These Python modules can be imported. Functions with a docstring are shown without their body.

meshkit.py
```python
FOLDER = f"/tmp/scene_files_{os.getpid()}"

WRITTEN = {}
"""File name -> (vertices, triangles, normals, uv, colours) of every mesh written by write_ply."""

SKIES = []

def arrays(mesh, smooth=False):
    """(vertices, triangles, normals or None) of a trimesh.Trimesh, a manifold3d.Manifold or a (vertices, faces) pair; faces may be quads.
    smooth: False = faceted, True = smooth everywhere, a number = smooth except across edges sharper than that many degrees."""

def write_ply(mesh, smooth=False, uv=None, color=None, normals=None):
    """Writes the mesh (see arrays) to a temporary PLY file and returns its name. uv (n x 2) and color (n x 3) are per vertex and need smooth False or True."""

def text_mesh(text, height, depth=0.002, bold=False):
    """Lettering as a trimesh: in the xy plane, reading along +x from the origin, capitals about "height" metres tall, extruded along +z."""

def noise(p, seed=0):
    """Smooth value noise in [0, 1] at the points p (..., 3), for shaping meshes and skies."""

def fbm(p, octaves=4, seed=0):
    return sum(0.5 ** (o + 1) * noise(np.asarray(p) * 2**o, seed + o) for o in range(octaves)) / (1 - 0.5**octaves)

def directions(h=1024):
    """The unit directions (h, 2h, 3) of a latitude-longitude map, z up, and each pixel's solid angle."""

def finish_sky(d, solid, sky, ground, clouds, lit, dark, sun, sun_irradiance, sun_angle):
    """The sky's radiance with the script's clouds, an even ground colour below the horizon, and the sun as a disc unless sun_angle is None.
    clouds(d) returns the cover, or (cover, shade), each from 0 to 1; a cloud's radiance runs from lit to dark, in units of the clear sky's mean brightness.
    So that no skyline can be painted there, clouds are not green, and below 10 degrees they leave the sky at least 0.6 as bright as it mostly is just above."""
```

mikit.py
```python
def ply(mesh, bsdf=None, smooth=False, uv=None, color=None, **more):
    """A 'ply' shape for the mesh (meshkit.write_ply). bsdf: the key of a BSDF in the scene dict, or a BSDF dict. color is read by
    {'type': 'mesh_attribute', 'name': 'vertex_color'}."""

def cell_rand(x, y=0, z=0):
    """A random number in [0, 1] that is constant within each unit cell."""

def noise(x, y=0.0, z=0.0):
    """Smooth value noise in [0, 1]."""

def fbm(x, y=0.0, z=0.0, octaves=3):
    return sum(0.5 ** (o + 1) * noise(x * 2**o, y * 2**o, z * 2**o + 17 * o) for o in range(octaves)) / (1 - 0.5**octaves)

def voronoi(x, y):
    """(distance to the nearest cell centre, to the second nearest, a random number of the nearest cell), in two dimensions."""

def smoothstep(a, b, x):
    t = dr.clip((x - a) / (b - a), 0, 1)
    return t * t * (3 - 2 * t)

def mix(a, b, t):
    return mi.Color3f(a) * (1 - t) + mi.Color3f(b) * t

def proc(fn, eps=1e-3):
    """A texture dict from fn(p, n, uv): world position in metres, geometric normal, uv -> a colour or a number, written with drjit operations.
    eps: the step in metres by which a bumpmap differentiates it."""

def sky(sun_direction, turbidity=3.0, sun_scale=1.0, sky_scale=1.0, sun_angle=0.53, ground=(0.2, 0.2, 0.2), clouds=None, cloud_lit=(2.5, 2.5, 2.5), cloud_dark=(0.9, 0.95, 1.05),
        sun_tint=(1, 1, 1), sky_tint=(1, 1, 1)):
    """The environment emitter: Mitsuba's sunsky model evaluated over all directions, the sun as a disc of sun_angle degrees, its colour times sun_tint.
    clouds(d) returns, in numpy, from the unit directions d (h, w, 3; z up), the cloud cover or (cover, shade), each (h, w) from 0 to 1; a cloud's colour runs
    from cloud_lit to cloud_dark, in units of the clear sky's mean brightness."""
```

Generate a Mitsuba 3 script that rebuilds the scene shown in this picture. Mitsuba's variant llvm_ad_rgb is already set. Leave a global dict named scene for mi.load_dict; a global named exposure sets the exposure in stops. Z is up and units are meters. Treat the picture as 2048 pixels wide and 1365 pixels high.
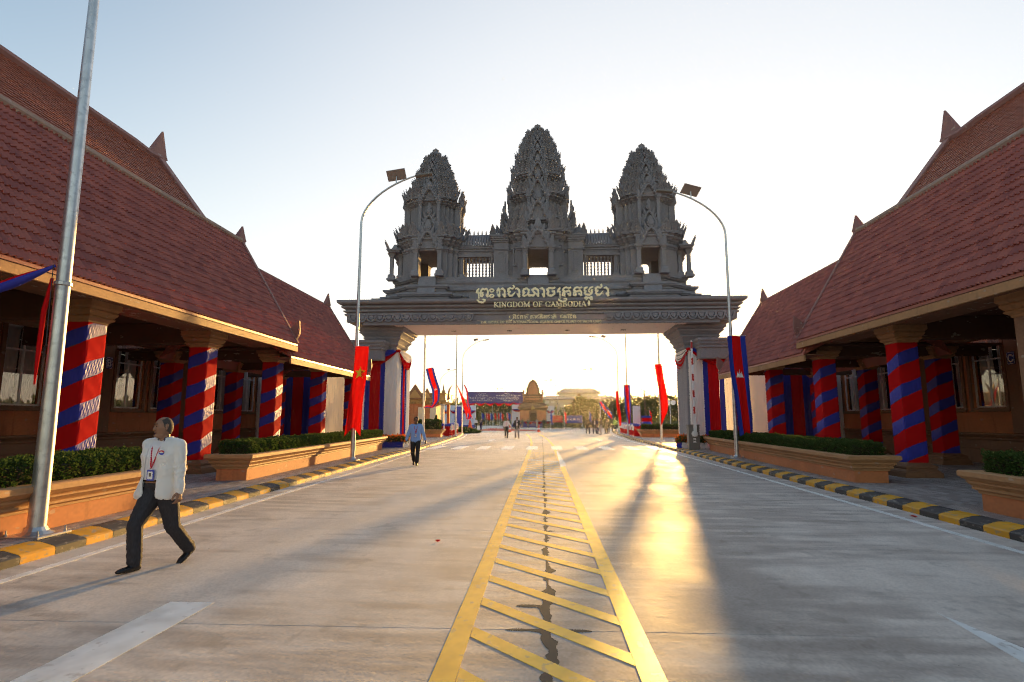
import math, random
import numpy as np, trimesh, manifold3d as m3, shapely
from shapely.geometry import Polygon, LineString, MultiPoint, Point, box as sbox
from shapely.ops import unary_union
import drjit as dr, mitsuba as mi, mikit, meshkit
from mikit import ply, proc, noise, fbm, voronoi, cell_rand, smoothstep, mix

T = mi.ScalarTransform4f
scene, labels = {}, {}

# ------------------------------------------------------------------ camera, sky, sun, exposure
CAM = np.array([0.0, 0.0, 1.65])
YAW, PITCH = math.radians(2.99), math.radians(7.78)
FWD = np.array([-math.sin(YAW) * math.cos(PITCH), math.cos(YAW) * math.cos(PITCH), math.sin(PITCH)])
scene['camera'] = {'type': 'perspective', 'fov': 83.97, 'fov_axis': 'x', 'near_clip': 0.05, 'far_clip': 9000.0,
                   'to_world': T().look_at(origin=CAM.tolist(), target=(CAM + FWD).tolist(), up=[0, 0, 1])}
SUN_AZ, SUN_EL = math.radians(13.05), math.radians(5.25)     # azimuth east of the road's direction
SUN = [math.sin(SUN_AZ) * math.cos(SUN_EL), math.cos(SUN_AZ) * math.cos(SUN_EL), math.sin(SUN_EL)]


def thin_veil(d):
    """thin high cloud added to whiten the sky, thickest round the sun"""
    ang = np.degrees(np.arccos(np.clip(d @ np.array(SUN), -1, 1)))
    f = meshkit.fbm(np.stack([d[..., 0] / (d[..., 2] + .3) * 1.5, d[..., 1] / (d[..., 2] + .3) * 1.0, d[..., 2] * 2], -1), 4, 5)
    t = np.clip((66 - ang) / 40, 0, 1)
    return .62 * t * t * (3 - 2 * t) * (.85 + .3 * f)


scene['sky'] = mikit.sky(SUN, turbidity=3.0, sun_scale=1.0, sky_scale=1.0, sky_tint=(1.0, .98, 1.04), ground=(.22, .2, .18),
                         sun_angle=1.3, sun_tint=(.93, 1.15, 2.1), clouds=thin_veil, cloud_lit=(1.9, 1.93, 1.97))
exposure = 4.0
HAZE = .00013

# ------------------------------------------------------------------ helpers
USED = {}


def uniq(k):
    n = USED.get(k)
    USED[k] = 0 if n is None else n + 1
    return k if n is None else f'{k}_{n + 1:03d}'


def tag(k, label=None, category=None, group=None, kind=None):
    d = labels.setdefault(k, {})
    for a, b in (('label', label), ('category', category), ('group', group), ('kind', kind)):
        if b:
            d[a] = b
    return k


def thing(name, label=None, category=None, group=None, kind=None):
    k = uniq(name)
    tag(k, label, category, group, kind)
    return k


def as_vf(m):
    if isinstance(m, MB):
        return m.vf()
    if hasattr(m, 'to_mesh'):
        q = m.to_mesh()
        return np.array(q.vert_properties[:, :3], float), np.array(q.tri_verts, int)
    if isinstance(m, trimesh.Trimesh):
        return np.array(m.vertices), np.array(m.faces)
    v, f = np.asarray(m[0], float), np.asarray(m[1], int)
    if f.shape[1] == 4:
        f = np.vstack([f[:, [0, 1, 2]], f[:, [0, 2, 3]]])
    return v, f


def put(name, mesh, bsdf, parent=None, smooth=False, label=None, category=None, group=None, kind=None, own=False):
    """own: the mesh belongs to the parent's own key."""
    k = name if own else uniq((parent + '__' if parent else '') + name)
    scene[k] = ply(as_vf(mesh), bsdf, smooth)
    tag(k, label, category, group, kind)
    return k


def put_copy(name, shape, parent, m, bsdf=None):
    k = uniq((parent + '__' if parent else '') + name)
    d = {**shape, 'to_world': T(m)}
    if bsdf:
        d['bsdf'] = {'type': 'ref', 'id': bsdf}
    scene[k] = d
    return k


class MB:
    """collects meshes into one"""

    def __init__(self):
        self.v, self.f, self.n = [], [], 0

    def add(self, m, mat=None):
        v, f = as_vf(m)
        if not len(f):
            return self
        if mat is not None:
            v = v @ np.asarray(mat)[:3, :3].T + np.asarray(mat)[:3, 3]
        self.v.append(v)
        self.f.append(f + self.n)
        self.n += len(v)
        return self

    def vf(self):
        return np.vstack(self.v), np.vstack(self.f)

    def box(self, *a, **k):
        return self.add(box(*a, **k))

    def mould(self, *a, **k):
        return self.add(mould(*a, **k))


def M4(x=0, y=0, z=0, rz=0., s=1., rx=0., ry=0.):
    c, n = math.cos(rz), math.sin(rz)
    m = np.eye(4)
    m[:3, :3] = np.array([[c, -n, 0], [n, c, 0], [0, 0, 1]])
    if ry:
        c, n = math.cos(ry), math.sin(ry)
        m[:3, :3] = m[:3, :3] @ np.array([[c, 0, n], [0, 1, 0], [-n, 0, c]])
    if rx:
        c, n = math.cos(rx), math.sin(rx)
        m[:3, :3] = m[:3, :3] @ np.array([[1, 0, 0], [0, c, -n], [0, n, c]])
    m[:3, :3] *= np.asarray(s)
    m[:3, 3] = (x, y, z)
    return m


def frame(o, ex, ey, ez):
    m = np.eye(4)
    m[:3, 0], m[:3, 1], m[:3, 2], m[:3, 3] = ex, ey, ez, o
    return m


def loft(rings, cap=True, closed=True):
    """rings (n, m, 3) joined ring to ring; caps are fans about the ring's centre"""
    r = np.asarray(rings, float)
    n, m = r.shape[:2]
    v = r.reshape(-1, 3)
    i, j = np.meshgrid(np.arange(n - 1), np.arange(m if closed else m - 1), indexing='ij')
    a, b = (i * m + j).ravel(), (i * m + (j + 1) % m).ravel()
    f = [np.stack([a, b, b + m], 1), np.stack([a, b + m, a + m], 1)]
    if cap:
        k = len(v)
        v = np.vstack([v, r[0].mean(0), r[-1].mean(0)])
        q = np.arange(m)
        f += [np.stack([(q + 1) % m, q, q * 0 + k], 1), np.stack([(n - 1) * m + q, (n - 1) * m + (q + 1) % m, q * 0 + k + 1], 1)]
    return v, np.vstack(f)


def rect_ring(x0, x1, y0, y1, z):
    return [(x0, y0, z), (x1, y0, z), (x1, y1, z), (x0, y1, z)]


def mould(x0, x1, y0, y1, prof):
    """a moulded block: prof is a list of (offset outward, z)"""
    return loft([rect_ring(x0 - o, x1 + o, y0 - o, y1 + o, z) for o, z in prof])


def box(x0, x1, y0, y1, z0, z1, b=0.0):
    x0, x1, y0, y1, z0, z1 = min(x0, x1), max(x0, x1), min(y0, y1), max(y0, y1), min(z0, z1), max(z0, z1)
    if b:
        return mould(x0, x1, y0, y1, [(-b, z0), (0, z0 + b), (0, z1 - b), (-b, z1)])
    return mould(x0, x1, y0, y1, [(0, z0), (0, z1)])


def extrude(poly, a, b, mat=None):
    """a shapely polygon in (u, v) extruded from a to b along the third axis"""
    ms = MB()
    for g in getattr(poly, 'geoms', [poly]):
        if g.is_empty or g.area < 1e-9:
            continue
        t = trimesh.creation.extrude_polygon(g, b - a, engine='earcut')
        v = np.array(t.vertices)
        v[:, 2] += a
        ms.add((v, t.faces), mat)
    return ms


XZ = lambda y=0., x=0., z=0.: frame((x, y, z), (1, 0, 0), (0, 0, 1), (0, -1, 0))     # u->x, v->z, depth -> towards -y
YZ = lambda x=0., s=1.: frame((x, 0, 0), (0, 1, 0), (0, 0, 1), (s, 0, 0))            # u->y, v->z, depth -> s*x


def tube(path, r, sides=8, cap=True):
    p = np.asarray(path, float)
    r = np.broadcast_to(np.asarray(r, float), (len(p),))
    t = np.gradient(p, axis=0)
    t /= np.linalg.norm(t, axis=1, keepdims=True) + 1e-12
    ref = np.array([0.05, 0.03, 1.]) if abs(t[:, 2]).mean() < .75 else np.array([1., .05, .03])
    a = np.cross(t, ref)
    a /= np.linalg.norm(a, axis=1, keepdims=True) + 1e-12
    b = np.cross(t, a)
    an = np.arange(sides) * 2 * np.pi / sides
    return loft(p[:, None] + r[:, None, None] * (np.cos(an)[None, :, None] * a[:, None] + np.sin(an)[None, :, None] * b[:, None]), cap)


def lathe(prof, sides=16, at=(0, 0, 0)):
    an = np.arange(sides) * 2 * np.pi / sides
    return loft([[(at[0] + r * math.cos(q), at[1] + r * math.sin(q), at[2] + z) for q in an] for r, z in prof])


def sheet(fn, nu, nv):
    """fn(u, v) -> (n, 3) on a grid 0..1"""
    u, v = np.meshgrid(np.linspace(0, 1, nu + 1), np.linspace(0, 1, nv + 1), indexing='ij')
    p = np.asarray(fn(u.ravel(), v.ravel()), float)
    i, j = np.meshgrid(np.arange(nu), np.arange(nv), indexing='ij')
    a = (i * (nv + 1) + j).ravel()
    return p, np.vstack([np.stack([a, a + nv + 1, a + nv + 2], 1), np.stack([a, a + nv + 2, a + 1], 1)])


def thick(vf, d):
    """gives an open sheet a thickness d"""
    v, f = vf
    t = trimesh.Trimesh(v, f, process=False)
    n = np.zeros_like(v)
    fn = np.cross(v[f[:, 1]] - v[f[:, 0]], v[f[:, 2]] - v[f[:, 0]])
    for k in range(3):
        np.add.at(n, f[:, k], fn)
    n /= np.linalg.norm(n, axis=1, keepdims=True) + 1e-12
    e = np.sort(t.edges, 1)
    u, c = np.unique(e, axis=0, return_counts=True)
    key = {tuple(x) for x in u[c == 1]}
    be = np.array([x for x in t.edges if tuple(sorted(x)) in key])
    k = len(v)
    side = np.vstack([np.stack([be[:, 1], be[:, 0], be[:, 0] + k], 1), np.stack([be[:, 1], be[:, 0] + k, be[:, 1] + k], 1)])
    return np.vstack([v + n * d / 2, v - n * d / 2]), np.vstack([f, f[:, ::-1] + k, side])


def vstroke(pts):
    """a brush stroke through (x, y, width)"""
    out = []
    for (x0, y0, w0), (x1, y1, w1) in zip(pts, pts[1:]):
        out.append(MultiPoint([]).union(Point(x0, y0).buffer(w0 / 2, 6)).union(Point(x1, y1).buffer(w1 / 2, 6)).convex_hull)
    return unary_union(out)


# ------------------------------------------------------------------ materials (shared)
def rgb(c):
    return {'type': 'rgb', 'value': list(c)}


def mat(name, color, rough=.6, spec=.4, metallic=0., bump=None, bscale=1., **kw):
    tex = lambda x: x if isinstance(x, dict) else (rgb(x) if isinstance(x, (tuple, list)) else x)
    b = {'type': 'principled', 'base_color': tex(color), 'roughness': tex(rough), 'specular': spec, 'metallic': metallic, **kw}
    if bump is not None:
        b = {'type': 'bumpmap', 'arbitrary': bump, 'scale': bscale, 'bsdf': b}
    scene[name] = {'type': 'twosided', 'bsdf': b}
    return name


def C3(a):
    return mi.Color3f(*a)


def road_color(p, n, uv):
    big = fbm(p.x * .55, p.y * .16, 3.1, 4)
    fine = fbm(p.x * 3.1, p.y * 1.2, 7.7, 4)
    streak = fbm(p.x * 1.4 + p.y * .35, p.y * 5.5, 1.3, 4)
    c = mix(C3((.315, .262, .228)), C3((.54, .468, .41)), smoothstep(.36, .64, .45 * big + .55 * streak))
    c = c * (0.74 + .52 * fine)
    grit = noise(p.x * 55, p.y * 45)
    c = c * (.9 + .2 * grit)
    pale = smoothstep(.60, .75, fbm(p.x * .33 + 9, p.y * .22, 5.5, 4))
    c = mix(c, C3((.45, .42, .39)), .4 * pale)
    jd = dr.abs(p.y - 4.75 - dr.round((p.y - 4.75) / 4) * 4)
    pale_joint = smoothstep(.16, .02, jd + .10 * noise(p.x * 3, p.y * 4)) * smoothstep(.3, .6, noise(p.x * .6, p.y * .3 + 4))
    c = mix(c, C3((.47, .45, .43)), .5 * pale_joint)
    dark = smoothstep(.72, .8, noise(p.x * 3.3, p.y * 2.7, 9.)) * smoothstep(.5, .8, noise(p.x * 11, p.y * 9, 2.))
    return mix(c, C3((.12, .105, .09)), .25 * dark)


def road_rough(p, n, uv):
    return dr.clip(.46 + .36 * fbm(p.x * 1.2, p.y * .55, 2., 4), .3, .8)


def road_bump(p, n, uv):
    return .0016 * fbm(p.x * 7, p.y * 16, 1., 3) + .0008 * noise(p.x * 70, p.y * 60)


mat('m_road', proc(road_color), proc(road_rough), .30, bump=proc(road_bump, .004), bscale=1., sheen=1.0)
mat('m_joint', (.27, .245, .22), .9)
mat('m_tar', (.075, .066, .058), .75, .3)


def paint(base, worn, amount):
    def fn(p, n, uv):
        w = fbm(p.x * 6, p.y * 5, p.z * 6, 4)
        s = smoothstep(.62 - amount, .78, fbm(p.x * 17, p.y * 13, p.z * 17, 3))
        return mix(C3(base) * (.75 + .5 * w), C3(worn), s)
    return proc(fn)


mat('m_yellow', paint((.66, .42, .04), (.50, .36, .12), -.02), .42, .5, sheen=.9, sheen_tint=.7)
mat('m_white_paint', paint((.68, .68, .66), (.50, .47, .44), -.02), .45, .5, sheen=1.0)
mat('m_kerb_yellow', paint((.62, .30, .012), (.34, .27, .18), .08), .5, .4)
mat('m_kerb_black', paint((.04, .04, .042), (.2, .18, .155), .06), .55, .4)
mat('m_kerb_bare', paint((.42, .38, .32), (.30, .22, .1), .05), .6, .4)


PAVER = (.12, .24)


def paver_tone(r, p):
    return mix(C3((.23, .19, .175)), C3((.36, .31, .285)), r) * (.72 + .55 * fbm(p.x * 1.3, p.y * 1.1, 4., 4))


def paving(p, n, uv):
    u = p.x / PAVER[0]
    row = dr.floor(u)
    v = p.y / PAVER[1] + .5 * (row - 2 * dr.floor(row * .5))
    fu, fv = u - row, v - dr.floor(v)
    j = dr.minimum(dr.minimum(fu, 1 - fu) * PAVER[0], dr.minimum(fv, 1 - fv) * PAVER[1])
    return mix(C3((.13, .115, .1)), paver_tone(cell_rand(row, dr.floor(v), 3), p), smoothstep(.001, .006, j))


mat('m_paving', proc(paving), .6, .4)
for i in range(3):
    mat(f'm_paver{i}', proc(lambda p, n, uv, i=i: paver_tone(.15 + .35 * i, p)), .6, .4)


def earth(p, n, uv):
    g = smoothstep(.4, .62, fbm(p.x * .08, p.y * .08, 1., 4))
    return mix(C3((.26, .19, .115)), C3((.10, .12, .035)), g) * (.7 + .6 * fbm(p.x * 1.2, p.y * 1.2, 2., 3))


mat('m_earth', proc(earth), .95, .1)


def stone(p, n, uv):
    a = fbm(p.x * .9, p.y * .9, p.z * .55, 4)
    run = fbm(p.x * 5.5, p.y * 5.5, p.z * .7, 3)
    return mix(C3((.152, .148, .168)), C3((.295, .286, .312)), a * .55 + run * .45) * (.88 + .24 * noise(p.x * 22, p.y * 22, p.z * 22))


mat('m_stone', proc(stone), .78, .3, bump=proc(lambda p, n, uv: .004 * fbm(p.x * 9, p.y * 9, p.z * 9, 3), .01))
mat('m_stone_carved', proc(stone), .8, .3, bump=proc(lambda p, n, uv: .010 * smoothstep(.35, .65, noise(p.x * 18, p.y * 18, p.z * 18)), .008))


def plaster(base, vary=.3):
    def fn(p, n, uv):
        c = C3(base) * ((1 - vary / 2) + vary * fbm(p.x * 1.5, p.y * 1.5, p.z * 1.1, 4)) * (.92 + .16 * noise(p.x * 24, p.y * 24, p.z * 24))
        runs = smoothstep(.60, .78, fbm(p.x * 9, p.y * 9, p.z * .8, 3))
        chips = smoothstep(.73, .77, fbm(p.x * 6, p.y * 6, p.z * 8, 3))
        c = mix(c, c * .62, runs * vary)
        return mix(c, C3((.42, .36, .30)), chips * .5)
    return proc(fn)


mat('m_orange', plaster((.50, .185, .075), .45), .7, .3)
mat('m_brown', plaster((.235, .115, .06), .35), .55, .4)
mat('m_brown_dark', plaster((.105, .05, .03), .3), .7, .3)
mat('m_ochre', plaster((.40, .215, .10), .4), .65, .3)
for i, c in enumerate(((.34, .098, .068), (.39, .116, .077), (.285, .08, .06), (.36, .112, .082))):
    mat(f'm_tile{i}', c, .42, .5)
mat('m_tile_all', proc(lambda p, n, uv: mix(C3((.285, .08, .06)), C3((.40, .118, .08)), cell_rand(p.y / .26, p.z / .21, 5)) * (.85 + .3 * fbm(p.x * 2, p.y * 2, p.z * 2, 3))), .42, .5)
mat('m_scale_tile', proc(lambda p, n, uv: mix(C3((.27, .085, .05)), C3((.36, .12, .07)), cell_rand(p.y / .13, p.z / .08, 5))), .45, .5)
mat('m_ridge', plaster((.30, .20, .155), .35), .75, .3)
mat('m_finial', plaster((.24, .105, .09), .3), .6, .4)
mat('m_metal', paint((.56, .57, .58), (.42, .43, .45), .1), .38, .5, .85)
mat('m_dark', (.025, .025, .028), .5)
mat('m_grey_plastic', (.17, .15, .13), .5)
mat('m_white', (.78, .77, .75), .6)
mat('m_frame_white', (.82, .82, .82), .4, .5)
mat('m_curtain', (.50, .49, .46), .85)
mat('m_cloth_red', (.52, .008, .010), .8, .03)
mat('m_cloth_blue', (.035, .042, .36), .5, .25)
mat('m_cloth_white', (.74, .72, .71), .75, .2, sheen=.4)
for nm, c, tr in (('m_flag_red', (.62, .010, .010), .6), ('m_flag_blue', (.03, .05, .36), .5), ('m_drape_white', (.93, .90, .88), .5), ('m_drape_red', (.50, .010, .014), .16), ('m_drape_blue', (.035, .045, .34), .2)):
    scene[nm] = {'type': 'principledthin', 'base_color': rgb(c), 'roughness': .7, 'diff_trans': tr, 'spec_trans': 0.0}
mat('m_gold', (.72, .50, .20), .35, .5, .6)
mat('m_gold_paint', (.42, .26, .09), .45, .5, .2)
mat('m_letter', (.93, .83, .52), .35, .6)
mat('m_star', (.85, .62, .02), .5)
mat('m_sign_blue', (.03, .05, .24), .4)
mat('m_sign_red', (.5, .03, .03), .4)
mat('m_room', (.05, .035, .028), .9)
scene['m_glass'] = {'type': 'thindielectric', 'int_ior': 1.6}
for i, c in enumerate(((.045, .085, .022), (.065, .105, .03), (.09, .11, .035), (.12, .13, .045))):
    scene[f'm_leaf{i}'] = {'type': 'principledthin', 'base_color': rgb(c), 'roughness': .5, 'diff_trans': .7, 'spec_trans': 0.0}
for i, c in enumerate(((.075, .10, .035), (.095, .115, .04), (.12, .13, .05), (.12, .12, .06))):
    scene[f'm_far_leaf{i}'] = {'type': 'principledthin', 'base_color': rgb(c), 'roughness': .5, 'diff_trans': 1.3, 'spec_trans': 0.0}
mat('m_bark', (.14, .10, .07), .9)
mat('m_soil', (.05, .038, .026), .95)

# ------------------------------------------------------------------ ground, road, kerbs, pavements
def flat(pts, z):
    p = Polygon(pts)
    t = trimesh.creation.triangulate_polygon(p, engine='earcut')
    return np.column_stack([t[0], np.full(len(t[0]), z)]), t[1]


put('ground', flat([(-2600, -600), (2600, -600), (2600, 2800), (-2600, 2800)], -.12), 'm_earth', kind='structure', label='dry earth and grass stretching to the far trees', category='ground')
KL = np.array([(-5.75, -9), (-5.9, 4), (-5.95, 6.2), (-6.02, 8), (-6.12, 10.2), (-6.2, 14), (-6.3, 18.6), (-6.48, 24.3), (-6.56, 29), (-6.8, 37.8), (-7.5, 52), (-8.8, 65), (-10.3, 76), (-13, 88)])
KR = np.array([(6.35, -9), (6.42, 5), (6.46, 8.5), (6.5, 9.7), (6.57, 12), (6.6, 14.5), (6.66, 17), (6.76, 22.9), (6.83, 26), (6.88, 30), (6.92, 34), (7.1, 47), (7.7, 59), (8.9, 74), (12, 88)])


def kerb_x(K, y):
    return np.interp(y, K[:, 1], K[:, 0])


ROAD = thing('road', 'pale stained concrete road running under the gate', 'road', kind='structure')
put('bed', flat([(-13.5, -9), (13.5, -9), (13.5, 89), (-13.5, 89)], -.016), 'm_joint', ROAD)
JX = .045
for j in range(-3, 21):
    y0, y1 = 4.75 + 4 * (j - 1) + .003, 4.75 + 4 * j - .003
    for s, K in ((-1, KL), (1, KR)):
        xa, xb = kerb_x(K, y0) + s * .2, kerb_x(K, y1) + s * .2
        x0 = JX + s * .005
        a = [(x0, y0), (xa, y0), (xb, y1), (x0, y1)]
        n = 8
        put('slab', loft([[(x, y, -.016) for x, y in a], [(x, y, -.003) for x, y in a], [(x + (-.004 * s if abs(x) > .2 else .004 * s), y + (.004 if y < (y0 + y1) / 2 else -.004), 0) for x, y in a]]), 'm_road', ROAD)
put('apron', flat([(-60, 88.8), (60, 88.8), (75, 136), (-75, 136)], -.004), 'm_road', ROAD)

rng = np.random.default_rng(7)
tar = []
for side in (-1, 1):                      # ragged sealant spilling from the middle joint
    ys = np.arange(3.0, 22, .02)
    q = np.column_stack([ys * 2.3, ys * 0 + side * 5, ys * 0])
    w = .075 * np.clip(meshkit.fbm(q, 4, 3) - .46, 0, 1) * 3 + .10 * np.clip(meshkit.fbm(q * 5, 3, 8) - .5, 0, 1) + .004
    w *= np.where(ys < 12, 1, .6)
    tar.append(Polygon([(JX, ys[0])] + list(zip(JX + side * w, ys)) + [(JX, ys[-1])]).buffer(0))
for y, xa, xb, w in ((4.745, -.30, .38, .05), (5.33, -.24, .02, .05), (8.75, -.14, .18, .04)):
    xs = np.linspace(xa, xb, 60)
    q = np.column_stack([xs * 9, xs * 0 + y, xs * 0])
    f = np.sin(np.linspace(0, 3.14, 60)) ** .5
    tar.append(Polygon(list(zip(xs, y - f * w * (.2 + 1.1 * meshkit.fbm(q, 3, 1)))) + list(zip(xs[::-1], (y + f * w * (.2 + 1.1 * meshkit.fbm(q, 3, 2)))[::-1]))).buffer(0))
tar.append(LineString([(JX, 2.5), (JX, 60)]).buffer(.011))
put('joint_sealant', extrude(unary_union(tar).buffer(0), .0005, .003), 'm_tar', ROAD, label='ragged dark sealant patched along the middle joint')


def strip(pts, w, z=.0045, h=.004):
    return extrude(LineString(pts).buffer(w / 2, cap_style='flat', join_style='mitre'), z - h, z)


def curve_x(x, y):                        # the hatching bends left past the crossing
    return x - .0022 * max(y - 30, 0) ** 2 * .45


HATCH = thing('hatched_median', 'yellow hatched median painted down the middle of the road', 'road marking', kind='structure')
for x in (-.645, .70):
    ys = np.concatenate([np.arange(2., 30, 4.), np.arange(30, 66, 3.)])
    put('border_line', strip([(curve_x(x, y), y) for y in ys], .165, .0055), 'm_yellow', HATCH)
for k in range(-3, 56):
    y = 4.69 + k * .757
    if y > 29.5:
        break
    w = .105
    a = [(-.558, y - w), (.616, y - w - 1.5 + .28), (.616, y + w - 1.5 + .28), (-.558, y + w)]
    put('stripe', extrude(Polygon(a), .0005, .004), 'm_white_paint' if k in (18, 25) else 'm_yellow', HATCH, label='white stripe among the yellow ones' if k in (18, 25) else None)
put('arrow_tip', extrude(Polygon([(.62, 20), (.86, 20.6), (.80, 29.5), (.72, 29.5)]), .006, .0085), 'm_white_paint', HATCH)
CROSS = thing('zebra_crossing', 'row of white bars across the road beyond the hatched median', 'crossing', kind='structure')
for x in np.arange(-6.1, 7.2, 1.385):
    if abs(x - .0) < .55:
        x = .1
    put('bar', extrude(Polygon([(x - .32, 31), (x + .3, 31), (x + .32, 34.9), (x - .3, 34.9)]), .0065, .0105), 'm_white_paint', CROSS)
for name, K, off in (('edge_line', KL, .42), ('edge_line', KR, -.5)):
    put(name, strip([(kerb_x(K, y) + off, y) for y in np.arange(1., 62, 2.)], .12), 'm_white_paint', kind='structure',
        label=f'thin white line painted along the kerb {"beside the walking man" if off > 0 else "on the shaded half of the road"}', category='road marking')
put('lane_line', extrude(Polygon([(-3.38, 5.27), (-2.97, 5.27), (-2.98, 2.2), (-3.36, 2.2)]), .001, .0045), 'm_white_paint', kind='structure', label='broad white lane dash ahead of the walking man', category='road marking')
put('lane_line', extrude(Polygon([(3.37, 5.33), (3.48, 4.5), (3.52, 2.2), (3.05, 2.2)]), .001, .0045), 'm_white_paint', kind='structure', label='white wedge shaped line ending in a point on the shaded road', category='road marking')
for x, y in ((-3.9, 42.5), (4.4, 43.)):
    a = Polygon([(-.09, 0), (.09, 0), (.09, 2.2), (.42, 2.0), (.0, 3.7), (-.42, 2.0), (-.09, 2.2)])
    put('lane_arrow', extrude(shapely.affinity.translate(a, x, y), .001, .0045), 'm_white_paint', kind='structure', label=f'white lane arrow on the {"left" if x < 0 else "right"} lane past the crossing', category='road marking')

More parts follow.
